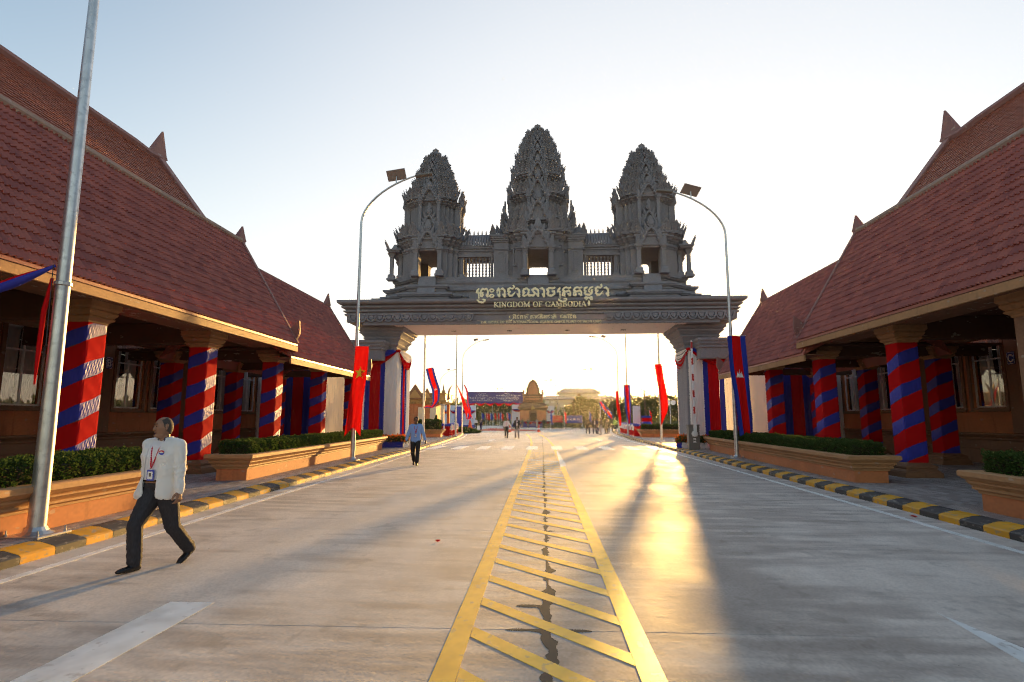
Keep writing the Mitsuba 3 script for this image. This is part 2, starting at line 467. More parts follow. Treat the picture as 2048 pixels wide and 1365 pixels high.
for nm, K, s in (('kerb', KL, -1), ('kerb', KR, 1)):
    k0 = thing(nm, 'yellow and black kerb under the ' + ('sunlit planters' if s < 0 else 'shaded planters'), 'kerb', kind='structure')
    ys = np.arange(-1.53, 74, .5) if s < 0 else np.arange(-1.47, 74, .5)
    for i, y in enumerate(ys):
        ya, yb = y + .004, y + .496
        ring = []
        for q in (ya, yb):
            x = kerb_x(K, q)
            ring.append([(x + s * o, q, z) for o, z in ((0, -.01), (.0, .085), (.025, .105), (.20, .148), (.34, .155), (.34, -.01))])
        put('block', loft(ring), 'm_kerb_yellow' if i % 2 == 0 else 'm_kerb_black', k0)
    pk = [(kerb_x(K, y) + s * .33, y) for y in np.arange(-9, 88, 2.)]
    pvk = put('pavement', extrude(Polygon(pk + [(s * 30, 88), (s * 30, -9)]), -.1, .15), 'm_paving', kind='structure',
        label='block paved pavement in front of the ' + ('sunlit hall' if s < 0 else 'shaded hall'), category='pavement')
    cand = []
    for r_ in range(int(6 / PAVER[0]), int(10 / PAVER[0])):
        for c_ in range(int(5.8 / PAVER[1]), int(17 / PAVER[1])):
            r2 = r_ if s > 0 else -r_ - 1
            x_, y_ = (r2 + .5) * PAVER[0], (c_ + .5 + .5 * (r2 % 2) * -1 + (1 if r2 % 2 else 0)) * PAVER[1]
            if abs(x_) > abs(kerb_x(K, y_)) + .42 and not (abs(x_) > 6.75 and y_ < 10.7) and not (abs(x_) > 7.2 and 14.0 < y_ and abs(x_) < 8.6) and abs(x_) < 9.2:
                d_ = math.hypot(x_, y_)
                px_ = abs(x_ * math.cos(YAW) + y_ * math.sin(YAW)) / (y_ * math.cos(YAW) - x_ * math.sin(YAW))
                if px_ < .93:
                    cand.append((d_, x_, y_))
    pv = ply(loft([rect_ring(-PAVER[0] / 2 + o, PAVER[0] / 2 - o, -PAVER[1] / 2 + o, PAVER[1] / 2 - o, z) for o, z in ((.003, -.004), (.003, .004), (.008, .008))]), 'm_paver0')
    for d_, x_, y_ in sorted(cand)[:290]:
        put_copy('paver', pv, pvk, M4(x_, y_, .15 + rng.normal(0, .0008)), f'm_paver{rng.integers(3)}')
put('petal', sheet(lambda u, v: np.stack([-1.42 + .05 * (u - .5) * (1 + .4 * np.sin(7 * v)), 7.95 + .06 * (v - .5), .006 + .02 * np.abs(u - .5) + .012 * np.sin(5 * v) ** 2], 1), 5, 5), 'm_flag_red',
    label='small scrap of red paper lying on the road', category='litter')
put('petal', sheet(lambda u, v: np.stack([6.3 + .05 * (u - .5), 10.35 + .15 * (v - .5), .006 + .02 * np.abs(u - .5)], 1), 4, 4), 'm_flag_red', label='red scrap lying against the striped kerb', category='litter')
st = MB()
for k in range(60):
    x, y = rng.uniform(-5, 6), rng.uniform(4, 30)
    st.add(trimesh.creation.icosphere(0, rng.uniform(.003, .008)), M4(x, y, .003, rng.uniform(0, 6), (1, 1.4, .6)))
put('grit', st, 'm_joint', label='loose grit scattered over the road', category='grit', kind='stuff')

# ------------------------------------------------------------------ the halls either side
E0, Z0, R1, Z1 = 8.7, 4.29, 10.95, 8.0           # eave and ridge of the near roof (distance from the road's axis, height)
U1, UZ = 12.6, 10.1
YE, YU, YL = 19.6, 17.2, 28.3
ROWS = [11.3, 15.6, 19.9, 24.2, 28.5]
YN = -2.0


def roll_tile():
    u = np.linspace(0, 1, 13)
    w = .050 * np.maximum(0, np.cos((u * 2 - .5) * 2 * np.pi)) ** .8
    L = .29
    top = [(a * .262, L, h * .9) for a, h in zip(u, w)]
    low = [(a * .262, 0, h + .036) for a, h in zip(u, w)]
    lip = [(a * .262, .004, h + .002) for a, h in zip(u, w)]
    return loft([top, low, lip], cap=False, closed=False)


def scale_tile(w=.125, L=.12):
    v = np.array([(0, L, 0), (w, L, 0), (w, .03, .026), (w * .75, 0, .032), (w * .25, 0, .032), (0, .03, .026), (0, .03, .002), (w * .25, 0, .002), (w * .75, 0, .002), (w, .03, .002)])
    f = np.array([(0, 5, 4), (0, 4, 3), (0, 3, 2), (0, 2, 1), (5, 6, 7), (5, 7, 4), (4, 7, 8), (4, 8, 3), (3, 8, 9), (3, 9, 2)])
    return v, f


def instances(vf, mats):
    v, f = as_vf(vf)
    m = np.asarray(mats)
    V = np.einsum('kij,nj->kni', m[:, :3, :3], v) + m[:, None, :3, 3]
    return V.reshape(-1, 3), (f[None] + (np.arange(len(m)) * len(v))[:, None, None]).reshape(-1, 3)


TILE, SCALE = roll_tile(), scale_tile(.16, .15)


def horn(h, L, s):
    """pointed ridge finial in the plane of the ridge, y forwards"""
    p = Polygon([(-1.5 * L, -.10), (-.75 * L, .02 * h), (-.45 * L, .10 * h), (.22 * L, h), (.26 * L, h), (.47 * L, .17 * h), (.55 * L, .06 * h), (.40 * L, -.02), (.36 * L, -.22), (-1.5 * L, -.24)])
    v, f = extrude(p, -.11, .11, YZ()).vf()
    k = 1 - .78 * np.clip(v[:, 2] / h, 0, 1)
    v = v.copy()
    v[:, 0] *= k
    return v, f


def flame(h):
    """leaf shaped eave ornament, plane of the ridge"""
    t = np.linspace(0, 1, 10)
    a = [(-.05 + .30 * math.sin(math.pi * q) * (1 - .3 * q) + .25 * q ** 3, q) for q in t]
    b = [(-.05 - .26 * math.sin(math.pi * min(1, q * 1.05)) * (1 - .5 * q) + .25 * q ** 3, q) for q in t[::-1]]
    p = Polygon(np.array(a + b) * h).buffer(0)
    return extrude(p.buffer(.02), -.05, .05, XZ()).add(extrude(p.buffer(-.07 * h), -.075, .075, XZ()))


def slope_frame(s, x0, z0, x1, z1, y):
    L = math.hypot(x1 - x0, z1 - z0)
    up = np.array([s * (x1 - x0) / L, 0, (z1 - z0) / L])
    n = np.array([-s * (z1 - z0) / L, 0, (x1 - x0) / L])
    return L, up, n


def roof_plane(par, s, x0, z0, x1, z1, ya, yb, budget, step=(.26, .252), tile=None, rough=True):
    """tiles of one slope; the nearest are parts, the rest one mesh"""
    L, up, n = slope_frame(s, x0, z0, x1, z1, ya)
    o = np.array([s * x0, 0, z0])
    rows, cols = int(math.ceil(L / step[1])), int((yb - ya) / step[0])
    ey = np.array([0, 1., 0])
    ms = []
    rn = np.random.default_rng(int(abs(x0 * 10 + ya)))
    for r in range(rows):
        for c in range(cols):
            p = o + up * (r * step[1] - .05) + ey * (ya + c * step[0] + (yb - ya - cols * step[0]) / 2) + n * (.03 + rn.normal(0, .003))
            tl = rn.normal(0, .010)
            ms.append(frame(p, ey, up * math.cos(tl) + n * math.sin(tl), n))
    ms = np.array(ms)
    if tile is not None:
        put('scale_tiles', instances(tile, ms), 'm_scale_tile', par, kind='stuff', label='small overlapping scale tiles')
        return
    d = np.linalg.norm(ms[:, :3, 3] - CAM, axis=1) + 100 * (ms[:, 1, 3] < 7.4)
    order = np.argsort(d)
    shape = ply(as_vf(TILE), 'm_tile0', 35)
    for i in order[:budget]:
        put_copy('tile', shape, par, ms[i], f'm_tile{rn.choice(4, p=[.4, .2, .25, .15])}')
    if len(order) > budget:
        put('tiles', instances(TILE, ms[order[budget:]]), 'm_tile_all', par, smooth=35, kind='stuff')


def window(par, s, xw, yc, w, z0, z1):
    fr = MB()
    t, d = .055, .05
    for a in ((yc - w / 2, yc - w / 2 + t, z0, z1), (yc + w / 2 - t, yc + w / 2, z0, z1), (yc - w / 2 + t, yc + w / 2 - t, z0, z0 + t), (yc - w / 2 + t, yc + w / 2 - t, z1 - t, z1)):
        fr.box(s * (xw + .08), s * (xw + .08 + d), a[0], a[1], a[2], a[3], .006)
    k = put('window', fr, 'm_frame_white', par)
    zm = z0 + (z1 - z0) * .70
    put('glazing_bar', box(s * (xw + .085), s * (xw + .125), yc - w / 2 + t, yc + w / 2 - t, zm - .025, zm + .025, .006), 'm_frame_white', k)
    put('glazing_bar', box(s * (xw + .083), s * (xw + .123), yc - .03, yc + .03, z0 + t, z1 - t, .006), 'm_frame_white', k)
    x = s * (xw + .105)
    for ya, yb in ((yc - w / 2 + .05, yc - .028), (yc + .028, yc + w / 2 - .05)):
        for za, zb in ((z0 + .05, zm - .023), (zm + .023, z1 - .05)):
            put('pane', ([(x, ya, za), (x, yb, za), (x, yb, zb), (x, ya, zb)], [(0, 1, 2, 3)]), 'm_glass', k)
    for q, (ya, yb) in enumerate(((yc - w / 2 + .02, yc - .10 - .12 * math.sin(yc * 5)), (yc + .16 + .14 * math.sin(yc * 3), yc + w / 2 - .02))):
        put('curtain', sheet(lambda u, v: np.column_stack([s * (xw + .30 + .022 * np.sin(u * (yb - ya) * 62 + yc * 3) + .01 * np.sin(v * 3 + u * 9)), ya + (yb - ya) * u * (1 - .06 * (1 - v)), z0 - .1 + (z1 - z0 + .2) * v]), 44, 5), 'm_curtain', k, smooth=True)
    tr = MB()
    a, b = .003, .13
    for q in ((yc - w / 2 - b, yc - w / 2 - a, z0 - b, z1 + b), (yc + w / 2 + a, yc + w / 2 + b, z0 - b, z1 + b), (yc - w / 2 - a, yc + w / 2 + a, z0 - b, z0 - a), (yc - w / 2 - a, yc + w / 2 + a, z1 + a, z1 + b)):
        tr.box(s * (xw - .05), s * (xw + .09), *q, .012)
    tr.box(s * (xw - .09), s * (xw - .051), yc - w / 2 - b - .02, yc + w / 2 + b + .02, z0 - b - .02, z0 - b + .045, .01)
    put('surround', tr, 'm_brown', k)


def column(par, s, x, y, name='column'):
    """x: the face towards the road; half metre square"""
    xa, xb = sorted((s * x, s * (x + .5)))
    k = put(name, box(xa, xb, y, y + .5, .5, 3.9, .01), 'm_brown', par)
    put('base', mould(xa, xb, y, y + .5, [(.22, .15), (.22, .27), (.19, .28), (.19, .30), (.16, .33), (.13, .36), (.13, .38), (.15, .39), (.15, .43), (.09, .47), (.04, .50), (.02, .52), (0, .53)]), 'm_brown_dark' if False else 'm_brown', k)
    put('capital', mould(xa, xb, y, y + .5, [(.012, 3.66), (.03, 3.68), (.03, 3.71), (.06, 3.73), (.11, 3.77), (.11, 3.79), (.08, 3.81), (.12, 3.85), (.15, 3.90), (.15, 3.93), (.13, 3.94), (.19, 4.0), (.19, 4.12)]), 'm_ochre', k)
    return k


RED_W, BLUE_W, RISE = .49, .34, .40


def cloth_wrap(s, x, y, lbl, ph=0., z0=.52, z1=3.665):
    """red and blue cloth wound round a square column, both rising to the right"""
    k = thing('column_wrap', lbl, 'cloth wrap', 'striped cloth wraps on the columns')
    xa, xb = sorted((s * x, s * (x + .5)))
    r = .012
    pts = np.array([(xa - r, y - r), (xb + r, y - r), (xb + r, y + .5 + r), (xa - r, y + .5 + r), (xa - r, y - r)])
    n = 14
    per, pos, nor = [], [], []
    for a, b, nn in zip(pts, pts[1:], ((0, -1), (1, 0), (0, 1), (-1, 0))):
        for q in np.linspace(0, 1, n, endpoint=True):
            pos.append(a + (b - a) * q)
            nor.append(nn)
    pos, nor = np.array(pos), np.array(nor, float)
    S = np.concatenate([[0], np.cumsum(np.linalg.norm(np.diff(pos, axis=0), axis=1))])
    tot = S[-1]
    P = RED_W + BLUE_W
    rise = P / tot * round(max(1, RISE * tot / P))
    rn = np.random.default_rng(int(100 * y) + int(s > 0))
    for nm, w0, w1, bs in (('blue_band', 0, BLUE_W, 'm_cloth_blue'), ('red_band', BLUE_W, P, 'm_cloth_red')):
        mb = MB()
        for t in range(-5, 8):
            W = 7
            g = []
            for wq in np.linspace(0, 1, W):
                sag = .012 * np.sin(S * 9 + t * 2)
                base = z1 - .60 - ph - t * P + (w0 + (w1 - w0) * wq) + S * rise + sag
                if t == 0 and nm == 'red_band':
                    pass
                cl = np.clip(base, z0, z1 - (.0 if nm == 'red_band' else .0))
                puff = .010 * math.sin(math.pi * wq) + (.005 if nm == 'blue_band' else .0035) * np.sin(S * (64 if nm == 'blue_band' else 22) + (3.1 * x + 1.7 * y) + 9 * wq + t) * math.sin(math.pi * wq) ** .5 + .0015 * (w0 > 0)
                fl = np.minimum(1, np.minimum((S % (tot / 4)), (tot / 4) - (S % (tot / 4))) / .03)
                d = (puff * fl + .002)
                g.append(np.column_stack([pos + nor * d[:, None], cl]))
            g = np.array(g)
            if g[..., 2].max() - g[..., 2].min() < .02:
                continue
            v, f = loft(g, cap=False, closed=False)
            a = np.linalg.norm(np.cross(v[f[:, 1]] - v[f[:, 0]], v[f[:, 2]] - v[f[:, 0]]), axis=1)
            mb.add((v, f[a > 1e-7]))
        put(nm, mb, bs, k)
    return k


def hall(s, lbl):
    H = thing('hall', lbl, 'building', 'tile roofed halls along the road')
    lit = s < 0
    # walls -----------------------------------------------------------
    xw, y0w, y1w = 15.2, YN, 33.2
    bays = [19.0 + 4.3 * q for q in range(-5, 4)]
    wins = []
    for b in bays:
        for c in (1.25, 3.15):
            if b + c + .8 < y1w:
                wins.append(b + c)
    poly = Polygon([(y0w, .15), (y1w, .15), (y1w, 4.6), (y0w, 4.6)], [[(c - .72, 2.03), (c + .72, 2.03), (c + .72, 4.37), (c - .72, 4.37)] for c in wins])
    W = put('wall', extrude(poly, xw, xw + .25, YZ(0, s)), 'm_orange', H)
    for c in wins:
        if c > 7:
            window(H, s, xw, c, 1.44, 2.03, 4.37)
    for b in bays:
        put('pilaster', box(s * (xw - .12), s * (xw + .02), b - .26, b + .26, 1.18, 4.5, .02), 'm_brown', H)
    prof = [(0, .15), (.10, .15), (.10, .62), (.07, .64), (.07, .92), (.11, .96), (.11, 1.0), (.08, 1.02), (.12, 1.07), (.16, 1.12), (.16, 1.17), (0, 1.18)]
    put('wainscot', extrude(Polygon([(-o, z) for o, z in prof]), y0w, y1w, frame((s * xw, 0, 0), (s, 0, 0), (0, 0, 1), (0, 1, 0))), 'm_brown', H)
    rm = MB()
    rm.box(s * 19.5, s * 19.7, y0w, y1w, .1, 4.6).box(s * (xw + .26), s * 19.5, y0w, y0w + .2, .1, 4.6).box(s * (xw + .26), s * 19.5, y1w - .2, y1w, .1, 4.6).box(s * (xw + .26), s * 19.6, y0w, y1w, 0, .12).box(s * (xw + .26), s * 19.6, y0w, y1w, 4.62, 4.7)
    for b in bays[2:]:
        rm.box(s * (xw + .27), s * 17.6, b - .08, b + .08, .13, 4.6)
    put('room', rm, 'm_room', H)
    put('end_wall', box(s * (xw + .01), s * 22, y1w + .003, y1w + .25, .15, 4.75), 'm_orange', H)
    put('rear_roof', box(s * (xw - .3), s * 22, YL + .3, y1w + .5, 4.72, 4.95), 'm_brown', H)
    # porch ceiling and beams ------------------------------------------
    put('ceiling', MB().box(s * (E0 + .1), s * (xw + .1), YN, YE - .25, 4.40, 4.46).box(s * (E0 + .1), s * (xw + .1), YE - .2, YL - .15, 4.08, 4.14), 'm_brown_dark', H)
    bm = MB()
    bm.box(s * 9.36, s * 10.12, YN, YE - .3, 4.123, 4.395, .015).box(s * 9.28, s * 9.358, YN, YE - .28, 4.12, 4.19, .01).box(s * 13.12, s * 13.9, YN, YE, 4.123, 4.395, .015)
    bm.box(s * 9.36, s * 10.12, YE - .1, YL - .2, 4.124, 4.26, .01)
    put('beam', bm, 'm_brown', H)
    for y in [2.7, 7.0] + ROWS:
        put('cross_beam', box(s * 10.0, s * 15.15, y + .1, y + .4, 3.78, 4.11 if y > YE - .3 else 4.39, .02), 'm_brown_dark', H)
    for y in [2.7, 7.0] + ROWS:
        column(H, s, 9.5, y)
        if y < 32:
            column(H, s, 13.3, y, 'inner_column')
    # roofs ------------------------------------------------------------
    R = put('roof', MB().add(loft([[(s * (E0 - .06), y, Z0 - .03), (s * R1, y, Z1 - .03), (s * (2 * R1 - E0 + .06), y, Z0 - .03), (s * (2 * R1 - E0 + .06), y, Z0 - .09), (s * R1, y, Z1 - .12), (s * (E0 - .06), y, Z0 - .09)] for y in (YN, YE)])), 'm_tile0', H)
    roof_plane(R, s, E0, Z0, R1, Z1, YN, YE, 230)
    EL, ZL, RL, ZR = 8.7, 3.83, 11.0, 7.35
    R2 = put('lower_roof', MB().add(loft([[(s * (EL - .06), y, ZL - .03), (s * RL, y, ZR - .03), (s * (2 * RL - EL + .06), y, ZL - .03), (s * (2 * RL - EL + .06), y, ZL - .09), (s * RL, y, ZR - .12), (s * (EL - .06), y, ZL - .09)] for y in (YE - .45, YL)])), 'm_tile0', H)
    roof_plane(R2, s, EL, ZL, RL, ZR, YE - .4, YL, 70)
    R3 = put('upper_roof', MB().add(loft([[(s * (R1 - .12), y, Z1 - .1), (s * U1, y, UZ - .03), (s * 18.2, y, 4.6), (s * 18.2, y, 4.5), (s * U1, y, UZ - .14), (s * (R1 + .02), y, Z1 - .2)] for y in (YN, YU)])), 'm_scale_tile', H)
    roof_plane(R3, s, R1 - .05, Z1 + .02, U1, UZ, 7.0, YU, 0, (.165, .125), SCALE)
    # ridges, verges, finials -------------------------------------------
    rd = MB()
    rd.add(tube([(s * R1, YN, Z1 + .04), (s * R1, YE - .5, Z1 + .04), (s * R1, YE - .1, Z1 + .08)], .14, 8))
    rd.add(extrude(Polygon([(-.33, -.42), (-.20, -.26), (.0, .13), (.12, .10), (.16, -.16)]), YN, YE - .15, frame((s * R1, 0, Z1), (s, 0, 0), (0, 0, 1), (0, 1, 0))))
    put('ridge', rd, 'm_ridge', R)
    put('ridge', MB().add(extrude(Polygon([(-.27, -.34), (-.15, -.22), (.0, .13), (.15, -.22), (.27, -.34)]), YE - .4, YL - .1, frame((s * RL, 0, ZR), (s, 0, 0), (0, 0, 1), (0, 1, 0)))), 'm_ridge', R2)
    put('ridge', MB().add(tube([(s * U1, YN, UZ + .06), (s * U1, YU - 1.2, UZ + .06), (s * U1, YU - .5, UZ + .02), (s * U1, YU, UZ + .1)], .15, 8)), 'm_finial', R3)

    def verge(par, xa, za, xb, zb, y, w=.16, h=.2, both=None):
        m = MB()
        for x_, z_ in ((xa, za),) + (((both[0], both[1]),) if both else ()):
            d = np.array([s * (xb - x_), 0, zb - z_])
            L = np.linalg.norm(d)
            d /= L
            n = np.array([-d[2] * s, 0, d[0] * s]) * (1 if n_ok(x_, xb) else -1)
            m.add(box(-w / 2, w / 2, -.03, L, -h * .55, h * .45, .02), frame((s * x_, y, z_), (0, 1, 0), d, n))
        put('verge', m, 'm_finial', par)

    n_ok = lambda a, b: a < b
    verge(R, E0, Z0 + .03, R1, Z1 + .05, YE - .02, both=(2 * R1 - E0, Z0))
    verge(R2, EL, ZL + .03, RL, ZR + .05, YL - .02, both=(2 * RL - EL, ZL))
    verge(R3, R1, Z1 + .02, U1, UZ + .05, YU - .02, .34, .26, both=(18.2, 4.6))
    put('gable', extrude(Polygon([(E0 + .1, Z0 - .1), (R1, Z1 - .12), (2 * R1 - E0 - .1, Z0 - .1)]), YE - .16, YE - .1, frame((0, 0, 0), (s, 0, 0), (0, 0, 1), (0, 1, 0))), 'm_brown', R)
    put('gable', extrude(Polygon([(EL + .1, ZL + .3), (RL, ZR - .12), (2 * RL - EL - .1, ZL + .3)]), YL - .16, YL - .1, frame((0, 0, 0), (s, 0, 0), (0, 0, 1), (0, 1, 0))), 'm_brown', R2)
    put('gable', extrude(Polygon([(R1 + .1, Z1 - .4), (U1, UZ - .12), (18, 4.6), (R1 + .1, 4.6)]), YU - .3, YU - .2, frame((0, 0, 0), (s, 0, 0), (0, 0, 1), (0, 1, 0))), 'm_brown', R3)
    for par, x, z, y, h, L in ((R, R1, Z1 + .1, YE - .1, .56, .5), (R2, RL, ZR + .1, YL - .1, .62, .5), (R3, U1, UZ + .08, YU - .1, .98, .72)):
        v, f = horn(h, L, s)
        put('finial', (v + (s * x, y, z), f), 'm_finial', par, smooth=30)
    for par, x, z, y, h in ((R, E0, Z0 + .02, YE + .06, .80), (R2, EL, ZL + .02, YL + .06, .80)):
        v, f = flame(h).vf()
        put('flame_ornament', (v * (-s, 1, 1) + (s * (x + .10), y - .02, z), f), 'm_finial', par)
    fa = MB()
    put('fascia', box(s * (E0 - .06), s * (E0 + .0), YN, YE + .04, 4.0, 4.185, .008), 'm_ochre', R)
    put('fascia', box(s * (EL - .06), s * (EL + .0), YE - .45, YL + .04, 3.54, 3.73, .008), 'm_ochre', R2)
    put('soffit', MB().box(s * (E0 + .003), s * 9.355, YN, YE - .05, 4.20, 4.235), 'm_brown', R)
    put('soffit', MB().box(s * (EL + .003), s * 9.355, YE - .4, YL - .05, 3.74, 3.775).box(s * 9.36, s * 10.1, YE - .05, YL - .21, 3.95, 4.07), 'm_brown', R2)
    # lamp under the porch ceiling ---------------------------------------
    for y in (17.0, 22.3):
        if y > 20 and not lit:
            continue
        z = 4.37 if y < 20 else 4.05
        lm = thing('ceiling_lamp', ('lit' if lit else 'dim') + ' round lamp under the porch ceiling of the ' + ('sunlit hall' if lit else 'shaded hall') + (' further along' if y > 20 else ''), 'lamp', 'round porch lamps')
        put('housing', lathe([(.0, 0), (.17, 0), (.17, -.05), (.15, -.06), (.0, -.06)], 20, (s * 12.7, y, z)), 'm_white', lm)
        ds = lathe([(.0, -.062), (.145, -.062), (.13, -.085), (.0, -.09)], 20, (s * 12.7, y, z))
        kk = put('diffuser', ds, 'm_white', lm)
        if lit and y < 20:
            scene[kk]['emitter'] = {'type': 'area', 'radiance': rgb((3.2, 3.4, 3.8))}
    # sign with a letter -------------------------------------------------
    sg = thing('letter_sign', f'small blue sign with the white letter {"B" if lit else "C"} on a pilaster', 'sign')
    y, z, x = 19.0, 3.58, xw - .14
    put('plate', box(s * (x - .012), s * x, y - .15, y + .15, z - .2, z + .2, .004), 'm_sign_blue', sg)
    put('border', MB().box(s * (x - .016), s * (x - .0125), y - .135, y + .135, z + .175, z + .185).box(s * (x - .016), s * (x - .0125), y - .135, y + .135, z - .185, z - .175).box(s * (x - .016), s * (x - .0125), y - .135, y - .125, z - .174, z + .174).box(s * (x - .016), s * (x - .0125), y + .125, y + .135, z - .174, z + .174), 'm_white', sg)
    t = meshkit.text_mesh('B' if lit else 'C', .24, .004, bold=True)
    tv = np.array(t.vertices)
    tv[:, 0] -= (tv[:, 0].min() + tv[:, 0].max()) / 2
    tv[:, 1] -= .12
    m = frame((s * (x - .0125), y, z), (0, 1 if s < 0 else -1, 0), (0, 0, 1), (-s, 0, 0))
    put('letter', MB().add((tv, t.faces), m), 'm_white', sg)
    return H


HALL_L = hall(-1, 'sunlit brown hall with steep red tile roofs on the left of the road')
HALL_R = hall(1, 'shaded brown hall with steep red tile roofs on the right of the road')
ORD = ['nearest', 'second', 'third', 'fourth', 'fifth']
for s in (-1, 1):
    side = 'sunlit left' if s < 0 else 'shaded right'
    for i, y in enumerate(ROWS):
        if not (s > 0 and i == 0):
            cloth_wrap(s, 9.5, y, f'red and blue wrap on the {ORD[i]} front column of the {side} hall', .0 + .03 * i)
        if i >= 1:
            cloth_wrap(s, 13.3, y, f'red and blue wrap on the {ORD[i]} inner column of the {side} hall', .25 + .04 * i)

# ------------------------------------------------------------------ the gate across the road
# modelled in drawing units with its middle at (GX, 43); SET puts it in place, one unit being .755 m
GX = -.2
SET = M4(0, 32.465, .404) @ M4(s=.755) @ M4(0, -43, 0)
mat('m_soffit_bounce', plaster((.80, .69, .62), .12), .7, .3)  # pale tone puts light bounced off the road into the underside's colour
first_gate_entry = len(scene)
GATE = thing('border_gate', 'grey carved stone gate with three tall temple towers spanning the road', 'gate')


def redent(e, t, d=0., sx=1., sy=1.):
    """stepped square plan: e falling outward extents, t rising half widths, all moved out by d"""
    e0, e1, e2 = e
    t0, t1 = t
    q = [(e0, t0), (e1, t0), (e1, t1), (e2, t1), (e2, e2), (t1, e2), (t1, e1), (t0, e1), (t0, e0)]
    q = [(e0, 0)] + q + [(0, e0)]
    out = []
    for k in range(4):
        c, n = [(1, 0), (0, 1), (-1, 0), (0, -1)][k]
        for x, y in q[:-1]:
            X, Y = x + (d if x > 0 else 0), y + (d if y > 0 else 0)
            out.append(((X * c - Y * n) * sx, (X * n + Y * c) * sy))
    return np.array(out)


def redent_loft(cx, cy, e, t, prof, sx=1., sy=1.):
    rings = []
    for d, z in prof:
        p = redent(e, t, d, sx, sy)
        rings.append(np.column_stack([p[:, 0] + cx, p[:, 1] + cy, np.full(len(p), z)]))
    return loft(rings)


CORN = [(0, 0), (.05, .02), (.05, .12), (.12, .18), (.18, .30), (.18, .36), (.13, .38), (.22, .50), (.30, .60), (.30, .74), (.24, .78), (.24, .86), (.34, .92), (.34, 1.0)]


def cornice(z0, h, ov):
    return [(a / .34 * ov, z0 + b * h) for a, b in CORN]


def leaf2d(w, h, lean=0., lobes=True):
    pts = []
    for side in (-1, 1):
        seq = []
        for q in np.linspace(0, 1, 13):
            r = (w / 2) * (1 - q ** 2.2) * (1 + (.16 * math.sin(q * math.pi * 7) if lobes else 0)) + .01 * w
            seq.append((side * r + lean * q * q, q * h))
        pts += seq if side < 0 else seq[::-1]
    return Polygon(pts).buffer(0)


def antefix_mesh(w, h):
    """upright carved flame leaf leaning out towards its tip, facing -y"""
    m = MB().add(extrude(leaf2d(w, h), 0, .06, XZ()))
    m.add(extrude(leaf2d(w * .72, h * .80, lobes=False), .06, .10, XZ()))
    for k, q in enumerate((.10, .30, .50)):   # three pairs of curling veins
        for s in (-1, 1):
            st = LineString([(0, q * h), (s * w * .22 * (1 - q * .6), (q + .10) * h), (s * w * .30 * (1 - q * .7), (q + .24) * h)])
            m.add(extrude(st.buffer(w * .05, 3), .10, .145, XZ()))
    m.add(extrude(leaf2d(w * .16, h * .8, lobes=False), .10, .16, XZ()))
    v, f = m.vf()
    v = v.copy()
    q = v[:, 2] / h
    v[:, 1] -= (.46 * q ** 1.5 - .08 * q) * h
    return v, f


def arch_pts(w, h, n=26):
    """half outline of a three lobed pediment arch from foot to crown"""
    k = np.array([(1.0, 0), (1.06, .08), (1.02, .18), (.84, .27), (.74, .30), (.80, .38), (.78, .48), (.64, .58), (.52, .61), (.54, .68), (.46, .80), (.24, .92), (0, 1.0)])
    L = LineString(k)
    return np.array([L.interpolate(q, normalized=True).coords[0] for q in np.linspace(0, 1, n)]) * (w, h)


def pediment_mesh(w, h, rich=True):
    """lobed arch with flame leaves, carved inside; w half width; facing -y, base at z 0"""
    m = MB()
    a = arch_pts(w * .62, h * .60)
    full = np.vstack([a * (-1, 1), a[::-1]])
    m.add(extrude(Polygon(full).buffer(w * .02), 0, .07, XZ()))
    band = LineString(full).buffer(w * .10, cap_style='round')
    m.add(extrude(band, .0, .26, XZ()))
    m.add(extrude(LineString(full).buffer(w * .045), .26, .33, XZ()))
    L = LineString(full)
    n = 11 if rich else 9
    for q in np.linspace(.04, .96, n):
        p = np.array(L.interpolate(q, normalized=True).coords[0])
        p2 = np.array(L.interpolate(min(1, q + .01), normalized=True).coords[0])
        d = p2 - p
        nn = np.array([-d[1], d[0]])
        nn /= np.linalg.norm(nn) + 1e-9
        if nn[1] < -.2 and abs(q - .5) < .3:
            nn = -nn
        up = nn * .6 + np.array([0, .8])
        up /= np.linalg.norm(up)
        sz = w * (.40 + .20 * (1 - abs(q - .5) * 2))
        lf = leaf2d(w * .27, sz, 0, False)
        ang = math.degrees(math.atan2(up[1], up[0])) - 90
        lf = shapely.affinity.translate(shapely.affinity.rotate(lf, ang, origin=(0, 0)), *(p + nn * w * .06))
        m.add(extrude(lf, .02, .19, XZ()))
        m.add(extrude(lf.buffer(-w * .06), .19, .24, XZ()))
    for s in (-1, 1):                     # rearing serpent heads at the feet
        lf = leaf2d(w * .42, h * .46, s * w * .12)
        m.add(extrude(shapely.affinity.translate(lf, s * w * .82, -h * .02), .0, .16, XZ()))
        m.add(extrude(shapely.affinity.translate(leaf2d(w * .24, h * .33, s * w * .08, False), s * w * .82, 0), .16, .23, XZ()))
        m.add(box(s * w * .82 - w * .23, s * w * .82 + w * .23, -.22, 0, -h * .07, 0))
    ro = Point(0, h * .76).buffer(w * .25, 6)
    m.add(extrude(ro, .03, .26, XZ()))
    m.add(extrude(Point(0, h * .76).buffer(w * .14, 6), .26, .33, XZ()))
    m.add(extrude(leaf2d(w * .3, h * .22, 0, False).buffer(.001), .2, .26, XZ(0, 0, h * .70)))
    m.add(extrude(shapely.affinity.translate(leaf2d(w * .36, h * .20, 0, False), 0, h * .88), .03, .16, XZ()))
    return m.vf()


